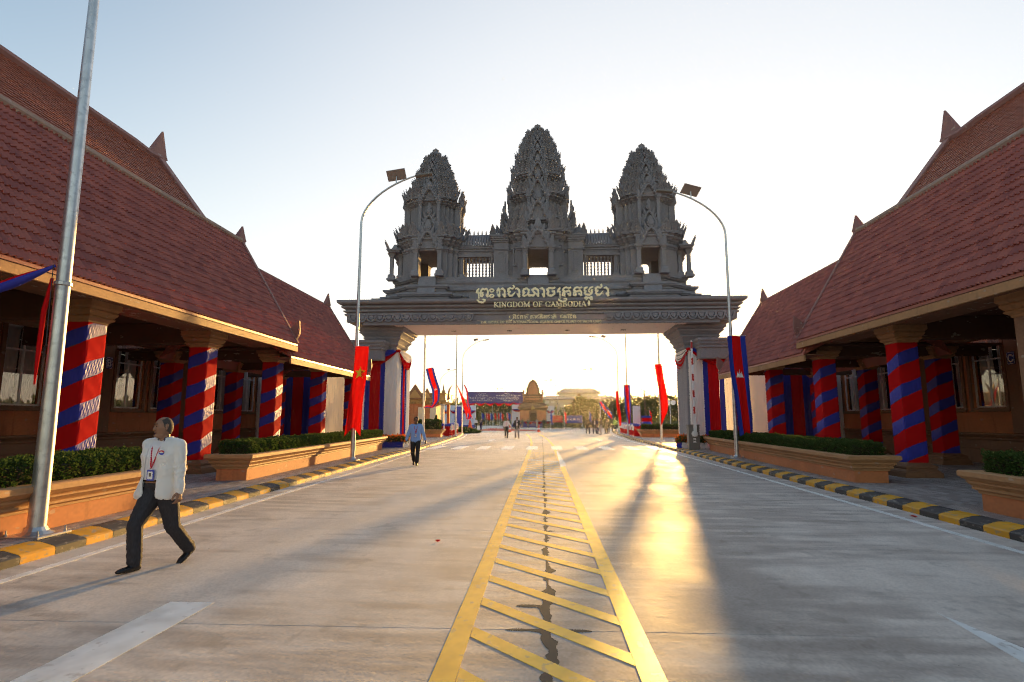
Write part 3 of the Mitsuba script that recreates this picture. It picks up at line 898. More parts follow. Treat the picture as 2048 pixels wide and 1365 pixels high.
def tower(cx, cy, tiers, lotus, lbl, floor_z):
    Tk = uniq('border_gate__tower')
    tag(Tk, lbl)
    body = MB()
    hidden_leaves = []
    for k, (z0, z1, e, ov, hc) in enumerate(tiers):
        E = (e, e * .88, e * .74)
        t = (e * .40, e * .60)
        pr = [(.10 * ov / .3, z0), (.10 * ov / .3, z0 + .10), (.03, z0 + .16), (0, z0 + .2)] + cornice(z1 - hc, hc, ov)
        if k == 0:
            continue_hole = True
            # ground storey: walls with a doorway on each face are built from piers
            for dz in (0,):
                for kx, ky in ((1, 1), (1, -1), (-1, 1), (-1, -1)):
                    dw = e * .30
                    pl = [(e, dw), (e, t[0]), (E[1], t[0]), (E[1], t[1]), (E[2], t[1]), (E[2], E[2]), (t[1], E[2]), (t[1], E[1]), (t[0], E[1]), (t[0], e), (dw, e), (dw, E[2] * .78), (E[2] * .78, E[2] * .78), (E[2] * .78, dw)]
                    P = np.array([(cx + kx * a, cy + ky * b) for a, b in pl])
                    body.add(extrude(Polygon(P), z0, z1 - hc + .0, np.eye(4)))
            hd = floor_z + 2.12
            body.add(redent_loft(cx, cy, E, t, [(-.02, hd), (-.02, z1 - hc)] + cornice(z1 - hc, hc, ov)))
            body.add(redent_loft(cx, cy, E, t, [(.0, hd - .1), (.06, hd - .06), (.06, hd + .02), (.14, hd + .08), (.14, hd + .17), (.0, hd + .19)]))
            for q in ([] if abs(cx - GX) < 1 else [3 if cx < GX else 1]):   # shallow porch on the outer flank
                R = M4(cx, cy, 0, q * math.pi / 2)
                for s in (-1, 1):
                    body.add(mould(s * e * .52 - .13, s * e * .52 + .13, -e - .78, -e - .52, [(.2, z0), (.2, z0 + .14), (.12, z0 + .2), (.12, z0 + .4), (.02, z0 + .5), (0, z0 + .52), (0, hd - .3), (.04, hd - .26), (.08, hd - .16), (.16, hd - .02), (.16, hd + .06)]), R)
                    hidden_leaves.append((antefix_mesh(.62, .95), R @ M4(s * e * .56, -e - .86, hd + .24)))
                body.add(mould(-e * .72, e * .72, -e - .75, -e, [(.08, hd + .06), (.08, hd + .16), (.2, hd + .18), (.2, hd + .27), (-.1, hd + .28), (-.3, hd + .75)]), R)
            for q in range(4):
                for s in (-1, 1):
                    R = M4(cx, cy, 0, q * math.pi / 2)
                    c0 = s * e * .385
                    body.add(mould(c0 - .14, c0 + .14, -e - .16, -e + .1, [(.20, z0), (.20, z0 + .14), (.14, z0 + .18), (.12, z0 + .42), (.02, z0 + .50), (0, z0 + .52), (0, hd - .34), (.03, hd - .3), (.03, hd - .24), (.08, hd - .16), (.08, hd - .08), (.16, hd), (.16, hd + .12)]), R)
        else:
            body.add(redent_loft(cx, cy, E, t, pr))
        # leaves over the cornice and gables on the faces ------------------
        nxt = tiers[k + 1] if k + 1 < len(tiers) else (z1, z1 + .62, e * .8, .2, .2)
        h = 1.05 if k == 0 else min(1.0, max(.52, .86 * (nxt[1] - nxt[0])))
        am = antefix_mesh(max(.30, e * (.33 if k < 3 else .27)), h)
        shp = ply(am, 'm_stone_carved')
        o = ov - .12
        for q in range(4):
            R = M4(cx, cy, z1, q * math.pi / 2)
            spots = [(s * (t[0] + o * .6), -(e + o)) for s in (-1, 1)] + [(s * (t[1] + o * .8), -(E[1] + o)) for s in (-1, 1)] + [(s * (E[2] + o * .9), -(E[2] + o)) for s in (-1, 1)]
            for x, y in spots:
                m = R @ M4(x, y, 0)
                front = q == 0 or (q in (1, 3) and m[1, 3] < cy + .1)
                if front and len([a for a in scene if 'antefix' in a]) < 298:
                    put_copy('antefix', shp, Tk, m)
                else:
                    hidden_leaves.append((am, m))
            if (k == 1 and len(tiers) == 6) or (k == 2 and len(tiers) > 6):   # a second gable low on the tall storey
                pm2 = pediment_mesh(e * .46, 2.25, True)
                m2 = M4(cx, cy, 0, q * math.pi / 2) @ M4(0, -e - .10, z0 + .45)
                if q == 2:
                    hidden_leaves.append((pm2, m2))
                else:
                    put_copy('pediment', ply(pm2, 'm_stone_carved'), Tk, m2)
            hz = (nxt[1] - nxt[0]) + .25 if k else 1.95
            pz = z1 - hc * .45 if k else tiers[0][0] + 2.2
            hz = hz if k else 2.15
            w = e * .46
            pm = pediment_mesh(w, hz * .98, k < 4)
            off = e + (ov * .75 if k else .10)
            m = M4(cx, cy, 0, q * math.pi / 2) @ M4(0, -off, pz)
            if q == 2:
                hidden_leaves.append((pm, m))
            else:
                put_copy('pediment', ply(pm, 'm_stone_carved'), Tk, m)
            if k:
                for s in (-1, 1):          # little pilasters under the gables
                    body.add(mould(s * w * .82 - .11, s * w * .82 + .11, -off - .12, -e + .1, [(0, z0 + .1), (0, pz - .3), (.04, pz - .26), (.04, pz - .18), (.10, pz - .1), (.10, pz)]), M4(cx, cy, 0, q * math.pi / 2))
    zt, za, r = lotus
    prof = [(r * .96, zt - .1)]
    n = 4
    for k in range(n):
        a, b = k / n, (k + 1) / n
        rr = lambda q: r * (1 - q ** 1.7)
        prof += [(rr(a) * .93, zt + (za - zt) * a * .96 + .02), (rr(a) * 1.06 + .02, zt + (za - zt) * (a + .5 / n) * .96), (rr(b) * .98 + .03, zt + (za - zt) * (b - .06 / n) * .96)]
    prof += [(.05, za - .06), (.0, za)]
    scal = MB().add(lathe(prof, 20, (cx, cy, 0)))
    for k in range(3):
        a_ = k / n
        rr_, z_ = r * (1 - a_ ** 1.7), zt + (za - zt) * a_ * .96
        pt = extrude(leaf2d(rr_ * .42, (za - zt) * .17, 0, False), -.03, .05, XZ())
        for q in range(14):
            scal.add(pt, M4(cx, cy, z_ + .02, (q + .5 * k) * math.pi / 7) @ M4(0, -rr_ - .01, 0))
    put('lotus_top', scal, 'm_stone_carved', Tk)
    scene[Tk] = ply(body.vf(), 'm_stone')
    put('leaf_row', MB_of(hidden_leaves), 'm_stone_carved', Tk, kind='stuff')
    return Tk


def MB_of(l):
    m = MB()
    for a, b in l:
        m.add(a, b)
    return m


# beam, capitals and pillars ---------------------------------------------
GB = put('beam', MB().add(mould(GX - 14.1, GX + 14.1, 40.6, 46.0, [(0, 8.72), (0, 9.17), (.14, 9.18), (.14, 9.29), (.02, 9.30), (.02, 9.38), (.22, 9.44), (.22, 9.53), (.08, 9.54), (.08, 9.61), (.30, 9.70), (.36, 9.76), (.36, 9.82), (.20, 9.83), (.20, 9.90), (.50, 9.97), (.56, 10.02), (.60, 10.08), (.60, 10.24), (.5, 10.26)]))
         .box(GX - 12.9, GX + 12.9, 40.603, 45.99, 8.46, 8.7), 'm_stone', GATE, label='long moulded beam carrying the gold lettering')
put('soffit', box(GX - 10.6, GX + 10.6, 40.75, 45.85, 8.435, 8.457), 'm_soffit_bounce', GB)
sc_ring = LineString([(.30 * math.cos(q), .46 * math.sin(q)) for q in np.linspace(math.pi, 2 * math.pi, 17)])
sc_mesh = MB().add(extrude(sc_ring.buffer(.05), -.02, .17, XZ())).add(extrude(Polygon(shapely.affinity.scale(sc_ring, .66, .70, origin=(0, 0)).coords), -.02, .13, XZ())).vf()
sc_shape = ply(sc_mesh, 'm_stone')
for s in (-1, 1):
    for k in range(14):
        put_copy('scallop', sc_shape, GB, M4(GX + s * (5.05 + k * .655), 40.60, 9.16))
put('frame_line', MB().box(GX - 14.1, GX + 14.1, 40.57, 40.597, 8.62, 8.66), 'm_stone', GB)
for x in (-6.6, -2.3, 2.2, 6.5):
    put('downlight', lathe([(0, 0), (.2, 0), (.2, -.03), (.15, -.035), (.15, -.01), (0, -.01)], 18, (GX + x, 43.6, 8.433)), 'm_grey_plastic', GB)
for s in (-1, 1):
    a, b = sorted((GX + s * 10.75, GX + s * 12.75))
    p = MB()
    p.mould(a, b, 42.1, 44.9, [(0, 5.9), (0, 6.75), (.08, 6.8), (.08, 6.9), (.04, 6.93), (.04, 7.0), (.16, 7.12), (.22, 7.2), (.22, 7.28), (.16, 7.3), (.3, 7.5), (.42, 7.62), (.42, 7.7), (.36, 7.73), (.5, 7.9), (.66, 8.02), (.66, 8.1), (.6, 8.12), (.8, 8.25), (.8, 8.43)])
    p.box(a, b, 42.1, 44.9, -.3, 5.9)
    a, b = sorted((GX + s * 11.4, GX + s * 13.6))
    p.mould(a, b, 40.5, 44.0, [(0, 5.9), (0, 6.62), (.1, 6.66), (.1, 6.78), (.05, 6.8), (.16, 6.95), (.16, 7.02), (.12, 7.04), (.22, 7.16), (.22, 7.32)])
    put('pillar', p, 'm_stone', GATE)

# stepped bases ---------------------------------------------------------
STEP = [(0, 0), (0, .16), (-.10, .18), (-.10, .22), (-.30, .25), (-.30, .31), (-.22, .33), (-.22, .40), (-.34, .42), (-.34, .50), (-.18, .54), (-.12, .60), (-.12, .66), (-.02, .68), (-.02, .84), (-.10, .86)]


def steps(cx, ext, z0, dz, sy, cy):
    m = MB()
    for k, (a, b) in enumerate(zip(ext, ext[1:] + [ext[-1]])):
        E = (a, a * .82, a * .70)
        t = (a * .46, a * .60)
        m.add(redent_loft(cx, cy, E, t, [(o, z0 + k * dz + q / .86 * dz) for o, q in STEP], 1., sy))
    return m


PB = steps(GX - 8.45, [4.55, 3.75, 3.05], 10.2, .73, .76, 44.3).add(steps(GX + 8.45, [4.55, 3.75, 3.05], 10.2, .73, .76, 44.3)).add(steps(GX, [4.9, 4.3, 3.5], 10.2, .70, .70, 44.3))
PB.box(GX - 9, GX + 9, 42.2, 46.2, 10.2, 12.32)
PB.mould(GX - 8, GX + 8, 42.0, 46.3, [(0, 11.3), (0, 11.5), (-.1, 11.6), (-.1, 11.75), (.0, 11.9), (.0, 12.05), (-.06, 12.1), (-.06, 12.36)])
put('stepped_base', PB, 'm_stone', GATE)
for x in (-8.45, 0, 8.45):
    put('stair', extrude(Polygon([(41.0 if x else 40.95, 10.2), (41.95, 12.42), (43, 12.42), (43, 10.2)]), -.66 if x else -.78, .66 if x else .78, frame((GX + x, 0, 0), (0, 1, 0), (0, 0, 1), (1, 0, 0))), 'm_stone', GATE)

# towers ---------------------------------------------------------------
TS = [(12.38, 15.5, 2.42, .34, .62), (15.5, 18.75, 1.90, .34, .5), (18.75, 20.0, 1.32, .28, .40), (20.0, 21.0, 1.06, .26, .36), (21.0, 21.85, .80, .22, .30), (21.85, 22.5, .58, .18, .22)]
TC = [(12.30, 15.75, 2.62, .34, .62), (15.75, 16.85, 2.32, .34, .42), (16.85, 19.0, 1.90, .34, .5), (19.0, 20.75, 1.62, .32, .45), (20.75, 22.1, 1.34, .28, .4), (22.1, 23.15, 1.06, .26, .34), (23.15, 24.0, .82, .22, .3), (24.0, 24.55, .58, .16, .2)]
tower(GX - 8.45, 44.3, TS, (22.45, 23.95, .60), 'left tower of the gate', 12.38)
tower(GX + 8.45, 44.3, TS, (22.45, 23.95, .60), 'right tower of the gate', 12.38)
tower(GX, 44.3, TC, (24.5, 25.85, .62), 'tallest middle tower of the gate', 12.30)


def spike_row(x0, x1, y, z, n, h):
    m = MB()
    for x in np.linspace(x0, x1, n):
        m.add(lathe([(.03, 0), (.07, .06), (.045, .12), (.06, .18), (.0, h)], 6, (x, y, z)))
    return m


def fluted_roof(x0, x1, yf, z0, yr, z1, n):
    """curved roof of half round ribs, front and back"""
    m = MB()
    for s in (1, -1):
        q = np.linspace(0, 1, 7)
        Y = yf + (yr - yf) * (q ** 1.3)
        Z = z0 + (z1 - z0) * np.sin(q * math.pi / 2) ** .9
        for k in range(n):
            a = np.linspace(x0, x1, n + 1)[k]
            b = np.linspace(x0, x1, n + 1)[k + 1]
            an = np.linspace(0, math.pi, 6)
            xs = (a + b) / 2 - np.cos(an) * (b - a) / 2 * .92
            bu = np.sin(an) * .07
            v = np.array([[(x, (Y[i] if s > 0 else 2 * yr - Y[i]) - s * c * .8, Z[i] + c * .5) for x, c in zip(xs, bu)] for i in range(7)])
            m.add(loft(v, cap=False, closed=False))
    return m


def baluster(h):
    p = [(.05, 0)]
    for k in range(7):
        z = h * (k + .1) / 7
        d = h / 7
        p += [(.055, z), (.085, z + d * .25), (.085, z + d * .4), (.05, z + d * .6), (.065, z + d * .7), (.05, z + d * .85)]
    return lathe(p + [(.05, h)], 8)


for s in (-1, 1):
    X = lambda a: GX + s * a
    g = MB()
    g.box(X(3.45), X(6.5), 43.1, 45.5, 12.3, 12.52).box(X(3.45), X(6.5), 43.1, 43.45, 14.33, 15.05).box(X(3.45), X(6.5), 45.1, 45.5, 14.33, 15.05)
    for q in ((14.55, .06, .08), (14.66, .1, .1), (14.86, .14, .12), (15.0, .18, .1)):
        g.box(X(3.4), X(6.6), 43.1 - q[1], 45.5 + q[1], q[0], q[0] + q[2], .01)
    g.box(X(3.56), X(3.72), 43.06, 43.5, 12.521, 14.33).box(X(6.3), X(6.46), 43.06, 43.5, 12.521, 14.33).box(X(3.721), X(6.299), 43.07, 43.5, 14.22, 14.328)
    K = put('gallery', g, 'm_stone', GATE)
    put('ribbed_roof', fluted_roof(min(X(3.4), X(6.7)), max(X(3.4), X(6.7)), 42.98, 15.1, 44.3, 16.25, 15), 'm_stone', K)
    put('ridge_spikes', MB().box(X(3.4), X(6.7), 44.2, 44.4, 16.2, 16.36).add(spike_row(X(3.55), X(6.5), 44.3, 16.36, 10, .42)), 'm_stone', K, kind='stuff')
    bl = ply(baluster(1.7), 'm_stone', 40)
    for x in np.linspace(3.83, 6.2, 10):
        put_copy('baluster', bl, K, M4(X(x), 43.28, 12.52))
    w = MB()                              # lower stepped wings of the middle tower
    w.box(X(2.3), X(3.44), 42.55, 46.0, 12.3, 15.25)
    for z, o, h in ((14.52, .06, .09), (14.62, .1, .12), (15.2, .10, .1), (15.32, .16, .14), (15.48, .24, .13), (15.62, .30, .12)):
        w.box(X(2.25), X(3.44 + o), 42.55 - o, 46 + o, z, z + h, .01)
    w.box(X(2.1), X(3.3), 43.0, 45.6, 15.7, 15.9)
    for z, o, h in ((16.5, .06, .1), (16.62, .14, .12), (16.76, .2, .1)):
        w.box(X(2.0), X(2.72 + o), 43.2 - o, 45.4 + o, z, z + h, .01)
    w.box(X(2.0), X(2.72), 43.2, 45.4, 15.7, 16.5)
    K2 = put('wing', w, 'm_stone', GATE)
    put('ribbed_roof', fluted_roof(min(X(2.6), X(3.72)), max(X(2.6), X(3.72)), 42.7, 15.74, 44.3, 16.75, 7), 'm_stone', K2)
    put('ribbed_roof', fluted_roof(min(X(2.1), X(2.98)), max(X(2.1), X(2.98)), 43.2, 16.86, 44.3, 17.6, 5), 'm_stone', K2)
    put('ridge_spikes', MB().box(X(2.6), X(3.72), 44.22, 44.38, 16.7, 16.84).add(spike_row(X(2.75), X(3.66), 44.3, 16.84, 4, .45)).box(X(2.2), X(2.98), 44.22, 44.38, 17.55, 17.68).add(spike_row(X(2.3), X(2.94), 44.3, 17.68, 3, .5)), 'm_stone', K2, kind='stuff')
    for xc, yf, wd, za, zb in ((2.86, 42.55, .2, 12.95, 14.35), (1.64, 42.3 - .16, .2, 13.3, 14.75)):
        pn = MB()
        ring = Polygon([(-wd - .1, za - .1), (wd + .1, za - .1), (wd + .1, zb + .1), (-wd - .1, zb + .1)], [[(-wd, za), (wd, za), (wd, zb), (-wd, zb)]])
        pn.add(extrude(ring, 0, .07, XZ(yf, X(xc)))).add(extrude(sbox(-wd + .07, za + .07, wd - .07, zb - .07), 0, .03, XZ(yf, X(xc))))
        put('panel', pn, 'm_stone', K2)
    for x, y, z, hh in ((3.5, 42.5, 15.74, .8), (2.75, 43.1, 16.86, .8), (3.5, 43.3, 15.74, .7)):
        put_copy('antefix', ply(antefix_mesh(.45, hh), 'm_stone_carved'), K2, M4(X(x), y, z))

# lettering ---------------------------------------------------------------
V = vstroke
AA = [[(15, 25, 35), (60, 15, 55), (110, 70, 50), (115, 230, 45)], [(65, 170, 45), (105, 230, 52)]]
KA = [[(220, 5, 45), (170, 25, 40), (110, 0, 45), (50, 20, 45), (20, 70, 50), (60, 100, 50), (20, 150, 45), (20, 210, 50), (70, 220, 40), (70, 120, 35)], [(100, 110, 45), (180, 85, 50), (215, 130, 40), (215, 215, 45)], [(150, 170, 45), (200, 215, 45)]]
CHA = [[(170, -60, 50), (195, -20, 40), (140, 25, 40), (80, 0, 50), (30, 35, 55), (30, 95, 45), (80, 95, 50), (30, 155, 45), (70, 205, 50), (130, 205, 50), (190, 145, 30), (215, 105, 12)]]
RO = [[(80, 20, 45), (40, 65, 55), (25, 115, 45), (80, 105, 40), (85, 285, 28)], [(45, 315, 40), (100, 365, 50), (180, 380, 50), (245, 335, 40), (250, 300, 30), (190, 300, 40)]]
KHMER = [                                   # strokes in the title's own units, x along, y down
    (-1770, 0, RO), (-1660, 0, [[(75, 10, 48), (25, 65, 50), (25, 185, 52), (50, 215, 55), (88, 175, 33), (68, 120, 55)], [(75, 15, 45), (115, 38, 42), (172, 10, 50), (207, 60, 46), (212, 220, 46)], [(170, 165, 38), (195, 210, 60)]]),
    (-1350, 60, [[(52 * math.cos(q), 36 * math.sin(q), 36) for q in np.linspace(0, 2 * math.pi, 13)]]), (-1350, 205, [[(52 * math.cos(q), 36 * math.sin(q), 36) for q in np.linspace(0, 2 * math.pi, 13)]]),
    (-1240, 0, [[(70, 10, 45), (42, 60, 50), (95, 60, 45)], [(98, 42, 34), (95, 225, 40)], [(58, 180, 55), (90, 225, 45)], [(32, 60, 40), (32, 140, 22)]]),
    (-1120, 0, AA), (-950, 0, CHA), (-740, 0, AA),
    (-570, 0, [[(130, 15, 48), (55, 45, 50), (35, 110, 46), (75, 120, 46), (35, 195, 52), (75, 220, 46), (130, 185, 33)], [(130, 15, 55), (195, 65, 46), (168, 165, 55), (205, 215, 50), (255, 195, 40)], [(355, 10, 55), (275, 55, 46), (312, 105, 50), (350, 150, 50), (295, 215, 55), (240, 195, 46), (180, 180, 42)], [(355, 10, 55), (430, 65, 50), (440, 225, 42)], [(390, 165, 42), (428, 225, 46)]]),
    (-95, 0, AA), (75, 0, [[(215, 5, 45), (175, 30, 45), (70, 15, 55), (20, 60, 60), (60, 100, 50), (25, 160, 55), (60, 210, 55), (140, 215, 50), (205, 170, 50), (210, 100, 40), (160, 100, 55)]]),
    (345, 0, RO), (480, 0, KA), (765, 0, KA),
    (1050, 0, [[(80, 5, 45), (15, 30, 50), (10, 90, 45), (50, 110, 40), (10, 160, 45), (60, 200, 50), (150, 200, 50), (200, 160, 45), (205, 70, 40)], [(220, -5, 40), (160, 20, 45), (130, 70, 40), (120, 120, 30), (150, 130, 40)]]),
    (1050, 285, [[(20, 5, 46), (50, -25, 40), (100, -5, 40), (50, 45, 38)], [(200, 45, 38), (200, -25, 40), (130, -5, 40), (170, 45, 40)], [(120, 95, 50), (135, 145, 40), (92, 140, 28)], [(135, 145, 40), (120, 190, 44)]]),
    (1320, 0, CHA), (1555, 0, AA)]
LK = .00275
TK = thing('border_gate__title', 'large gold title in a curling script') if False else uniq('border_gate__khmer_title')
tag(TK, 'large gold title in curling script along the top of the beam')
for ox, oy, st in KHMER:
    P = unary_union([V(s_) for s_ in st])
    P = shapely.affinity.affine_transform(P, [LK, 0, 0, -LK, (ox + 80) * LK, -(oy - 10) * LK])
    put('letter', MB().add(extrude(P.simplify(.004), 0, .09, XZ(39.93, GX + .15, 10.92))), 'm_letter', TK)

A_ = lambda *p: [(x, y) for x, y in p]
TH, TN, SR = .155, .07, .05


def arc(cx, cy, rx, ry, a0, a1, n=14):
    return [(cx + rx * math.cos(math.radians(q)), cy + ry * math.sin(math.radians(q))) for q in np.linspace(a0, a1, n)]


def ln(p, w):
    return LineString(p).buffer(w / 2, cap_style='flat', join_style='mitre')


def serif(x, y, w=.30):
    return sbox(x - w / 2, y - (.05 if y > .5 else 0), x + w / 2, y + (0 if y > .5 else .05))


def stem(x, a=0, b=1):
    return [ln([(x, a), (x, b)], TH), serif(x, 0), serif(x, 1)]


def bowl(cx, cy, rx, ry, a0=0, a1=360):
    o = Polygon(arc(cx, cy, rx, ry, 0, 360, 33)).difference(Polygon(arc(cx, cy, rx - TH, ry - TN * .8, 0, 360, 33)))
    if a1 - a0 < 360:
        w = Polygon([(cx, cy)] + arc(cx, cy, 3, 3, a0, a1, 24))
        o = o.intersection(w)
    return o


GL = {
    'I': (.40, lambda: stem(.2)), 'L': (.68, lambda: stem(.2) + [ln([(.1, .03), (.6, .03)], .06), ln([(.58, 0), (.6, .25)], .05)]),
    'K': (.86, lambda: stem(.2) + [ln([(.25, .38), (.72, .98)], TN), ln([(.38, .52), (.78, .02)], TH), serif(.7, 1, .26), serif(.78, 0, .26)]),
    'N': (.92, lambda: [ln([(.2, 0), (.2, 1)], TN), ln([(.18, .98), (.74, .02)], TH), ln([(.74, 0), (.74, 1)], TN), serif(.2, 0), serif(.14, 1), serif(.74, 1)]),
    'M': (1.1, lambda: [ln([(.18, 0), (.18, 1)], TN), ln([(.2, 1), (.55, .08)], TH), ln([(.55, .08), (.88, 1)], TN), ln([(.9, 0), (.9, 1)], TH), serif(.18, 0), serif(.14, 1), serif(.9, 0), serif(.94, 1)]),
    'O': (.92, lambda: [bowl(.46, .5, .42, .52)]), 'C': (.86, lambda: [bowl(.46, .5, .42, .52, 38, 322), ln([(.8, .66), (.8, .96)], .05)]),
    'G': (.92, lambda: [bowl(.46, .5, .42, .52, 38, 330), ln([(.8, .66), (.8, .96)], .05), ln([(.78, .04), (.78, .44)], TH), serif(.74, .44, .3)]),
    'D': (.90, lambda: stem(.2) + [bowl(.38, .5, .46, .5, -90, 90), ln([(.2, .97), (.4, .97)], .06), ln([(.2, .03), (.4, .03)], .06)]),
    'B': (.80, lambda: stem(.2) + [bowl(.36, .76, .32, .25, -90, 90), bowl(.36, .27, .38, .28, -90, 90), ln([(.2, .97), (.4, .97)], .06), ln([(.2, .03), (.4, .03)], .06), ln([(.2, .53), (.4, .53)], .06)]),
    'P': (.74, lambda: stem(.2) + [bowl(.36, .73, .34, .28, -90, 90), ln([(.2, .97), (.4, .97)], .06), ln([(.2, .48), (.4, .48)], .06)]),
    'R': (.84, lambda: stem(.2) + [bowl(.36, .74, .34, .27, -90, 90), ln([(.2, .97), (.4, .97)], .06), ln([(.2, .5), (.4, .5)], .06), ln([(.42, .5), (.76, .02)], TH), serif(.78, 0, .22)]),
    'A': (.88, lambda: [ln([(.12, .02), (.43, 1)], TN), ln([(.42, 1), (.76, .02)], TH), ln([(.24, .36), (.64, .36)], .06), serif(.1, 0, .28), serif(.76, 0, .3)]),
    'F': (.70, lambda: stem(.2) + [ln([(.2, .97), (.62, .97)], .06), ln([(.62, 1), (.62, .76)], .05), ln([(.2, .53), (.5, .53)], .06), ln([(.5, .64), (.5, .42)], .05)]),
    'E': (.74, lambda: stem(.2) + [ln([(.2, .97), (.64, .97)], .06), ln([(.64, 1), (.64, .76)], .05), ln([(.2, .53), (.52, .53)], .06), ln([(.52, .64), (.52, .42)], .05), ln([(.2, .03), (.66, .03)], .06), ln([(.66, 0), (.68, .25)], .05)]),
    'T': (.78, lambda: [ln([(.39, 0), (.39, 1)], TH), serif(.39, 0), ln([(.05, .97), (.73, .97)], .06), ln([(.06, 1), (.06, .74)], .05), ln([(.72, 1), (.72, .74)], .05)]),
    'H': (.90, lambda: stem(.2) + stem(.7) + [ln([(.2, .51), (.7, .51)], .06)]),
    'U': (.90, lambda: [ln([(.2, .32), (.2, 1)], TH), ln([(.7, .32), (.7, 1)], TN), bowl(.42, .33, .31, .35, 180, 360), serif(.2, 1), serif(.7, 1)]),
    'Y': (.86, lambda: [ln([(.43, 0), (.43, .48)], TH), ln([(.12, 1), (.43, .45)], TH), ln([(.74, 1), (.43, .45)], TN), serif(.43, 0), serif(.12, 1), serif(.74, 1, .26)]),
}


def serif_line(par, text, x0, x1, z, h, y):
    adv = [.42 if c == ' ' else GL[c][0] for c in text]
    k = (x1 - x0) / sum(adv)
    x = x0
    for c, a in zip(text, adv):
        if c != ' ':
            P = unary_union([q.buffer(.012) for q in GL[c][1]()]).buffer(0)
            P = shapely.affinity.affine_transform(P, [k, 0, 0, h, x, z])
            put('letter', extrude(P, 0, .05, XZ(y)), 'm_letter', par)
        x += a * k


EK = uniq('border_gate__english_title')
tag(EK, 'gold capitals reading KINGDOM OF CAMBODIA')
serif_line(EK, 'KINGDOM OF CAMBODIA', -3.42, 3.22, 9.58, .38, 40.05)
OK_ = uniq('border_gate__office_line')
tag(OK_, 'small gold capitals reading THE OFFICE OF THE INTERNATIONAL BORDER CHECK POINT OF MEUN CHEY')
serif_line(OK_, 'THE OFFICE OF THE INTERNATIONAL BORDER CHECK POINT OF MEUN CHEY', -4.40, 4.36, 8.50, .175, 40.57)
SK = uniq('border_gate__khmer_line')
tag(SK, 'smaller gold line in the same curling script')
small = [RO, KA, CHA, KA, AA, RO, KA, AA, CHA, KA, KA, CHA, AA, KA, None, CHA, KA, AA, CHA, KA]
x = -2.35
for i, g_ in enumerate(small):
    if g_ is None:
        x += .22
        continue
    P = unary_union([V([(a, b, w * 1.05) for a, b, w in s_]) for s_ in g_])
    k = .00098
    wdt = (P.bounds[2] - P.bounds[0]) * k
    P = shapely.affinity.affine_transform(P, [k, 0, 0, -k, x - P.bounds[0] * k, 9.06])
    if i % 4 == 1:
        P = P.union(shapely.affinity.translate(V([(0, 0, .04), (.12, .05, .04), (.2, .0, .04)]), x, 9.1))
    put('letter', extrude(P.simplify(.003), 0, .04, XZ(40.58)), 'm_letter', SK)
    x += wdt + .03

for k_ in list(scene)[first_gate_entry:]:
    m_ = scene[k_].get('to_world')
    scene[k_]['to_world'] = T(SET @ (np.array(m_.matrix) if m_ is not None else np.eye(4)))

# ------------------------------------------------------------------ planters, hedges, flower beds
def leaf_cloud(pts, nrm, size, rn, spread=.9):
    """one small folded leaf per point"""
    n = len(pts)
    d = nrm + rn.normal(0, spread, (n, 3))
    d /= np.linalg.norm(d, axis=1, keepdims=True)
    a = np.cross(d, rn.normal(0, 1, (n, 3)))
    a /= np.linalg.norm(a, axis=1, keepdims=True) + 1e-9
    L = (size * rn.uniform(.6, 1.3, n))[:, None]
    w = L * .32
    mid = pts + d * L * .5
    b = np.cross(a, d)
    v = np.stack([pts, mid + a * w + b * w * .4, pts + d * L, mid - a * w + b * w * .4], 1).reshape(-1, 3)
    i = np.arange(n)[:, None] * 4
    return v, np.vstack([i + [0, 1, 2], i + [0, 2, 3]])


def hedge(lbl, o, ex, L, w, z0, z1, size, dens, seed, group='clipped hedges in the planters', flowers=None, name='hedge', cat='hedge'):
    """clipped box hedge; ex runs along it, w its depth"""
    rn = np.random.default_rng(seed)
    k = thing(name, lbl, cat, group)
    ey = np.array([-ex[1], ex[0], 0.])
    ex = np.array([ex[0], ex[1], 0.])
    h = z1 - z0
    n = int(dens * (L * (2 * h + w) + 2 * w * h))
    per = rn.uniform(0, 2 * h + w, n)
    u = rn.uniform(0, L, n)
    v = np.clip(per - h, 0, w)
    z = np.where(per < h, per, np.where(per < h + w, h, 2 * h + w - per))
    ends = rn.random(n) < (2 * w * h) / (L * (2 * h + w) + 2 * w * h)
    u = np.where(ends, rn.choice([0, L], n), u)
    v = np.where(ends, rn.uniform(0, w, n), v)
    z = np.where(ends, rn.uniform(0, h, n), z)
    nr = np.zeros((n, 3))
    nr += np.where((per < h) & ~ends, -1, 0)[:, None] * ey + np.where((per > h + w) & ~ends, 1, 0)[:, None] * ey
    nr[:, 2] += np.where((per >= h) & (per <= h + w) & ~ends, 1, .25)
    nr += np.where(ends, np.sign(u - L / 2), 0)[:, None] * ex
    p = np.asarray(o)[None] + u[:, None] * ex + v[:, None] * ey + np.array([0, 0, 1.]) * (z0 + z)[:, None]
    bump = meshkit.fbm(p * 5.2, 3, seed) - .5
    p = p + nr * (bump * .22)[:, None] - nr * rn.exponential(.022, n)[:, None]
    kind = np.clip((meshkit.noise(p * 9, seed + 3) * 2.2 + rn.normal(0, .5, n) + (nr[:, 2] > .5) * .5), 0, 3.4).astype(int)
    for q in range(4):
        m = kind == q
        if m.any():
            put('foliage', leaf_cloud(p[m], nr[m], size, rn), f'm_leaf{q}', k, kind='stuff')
    c = MB()
    a, b = .09, .09
    cor = [np.asarray(o) + ex * x_ + ey * y_ for x_, y_ in ((a, b), (L - a, b), (L - a, w - b), (a, w - b))]
    put('core', loft([[(*q[:2], z) for q in cor] for z in (z0 - .05, z1 - .1)]), 'm_soil', k)
    if flowers:
        m = rn.random(n) < flowers
        put('blooms', leaf_cloud(p[m] + [0, 0, .03], nr[m], size * 1.5, rn), 'm_bloom', k, kind='stuff')
    return k


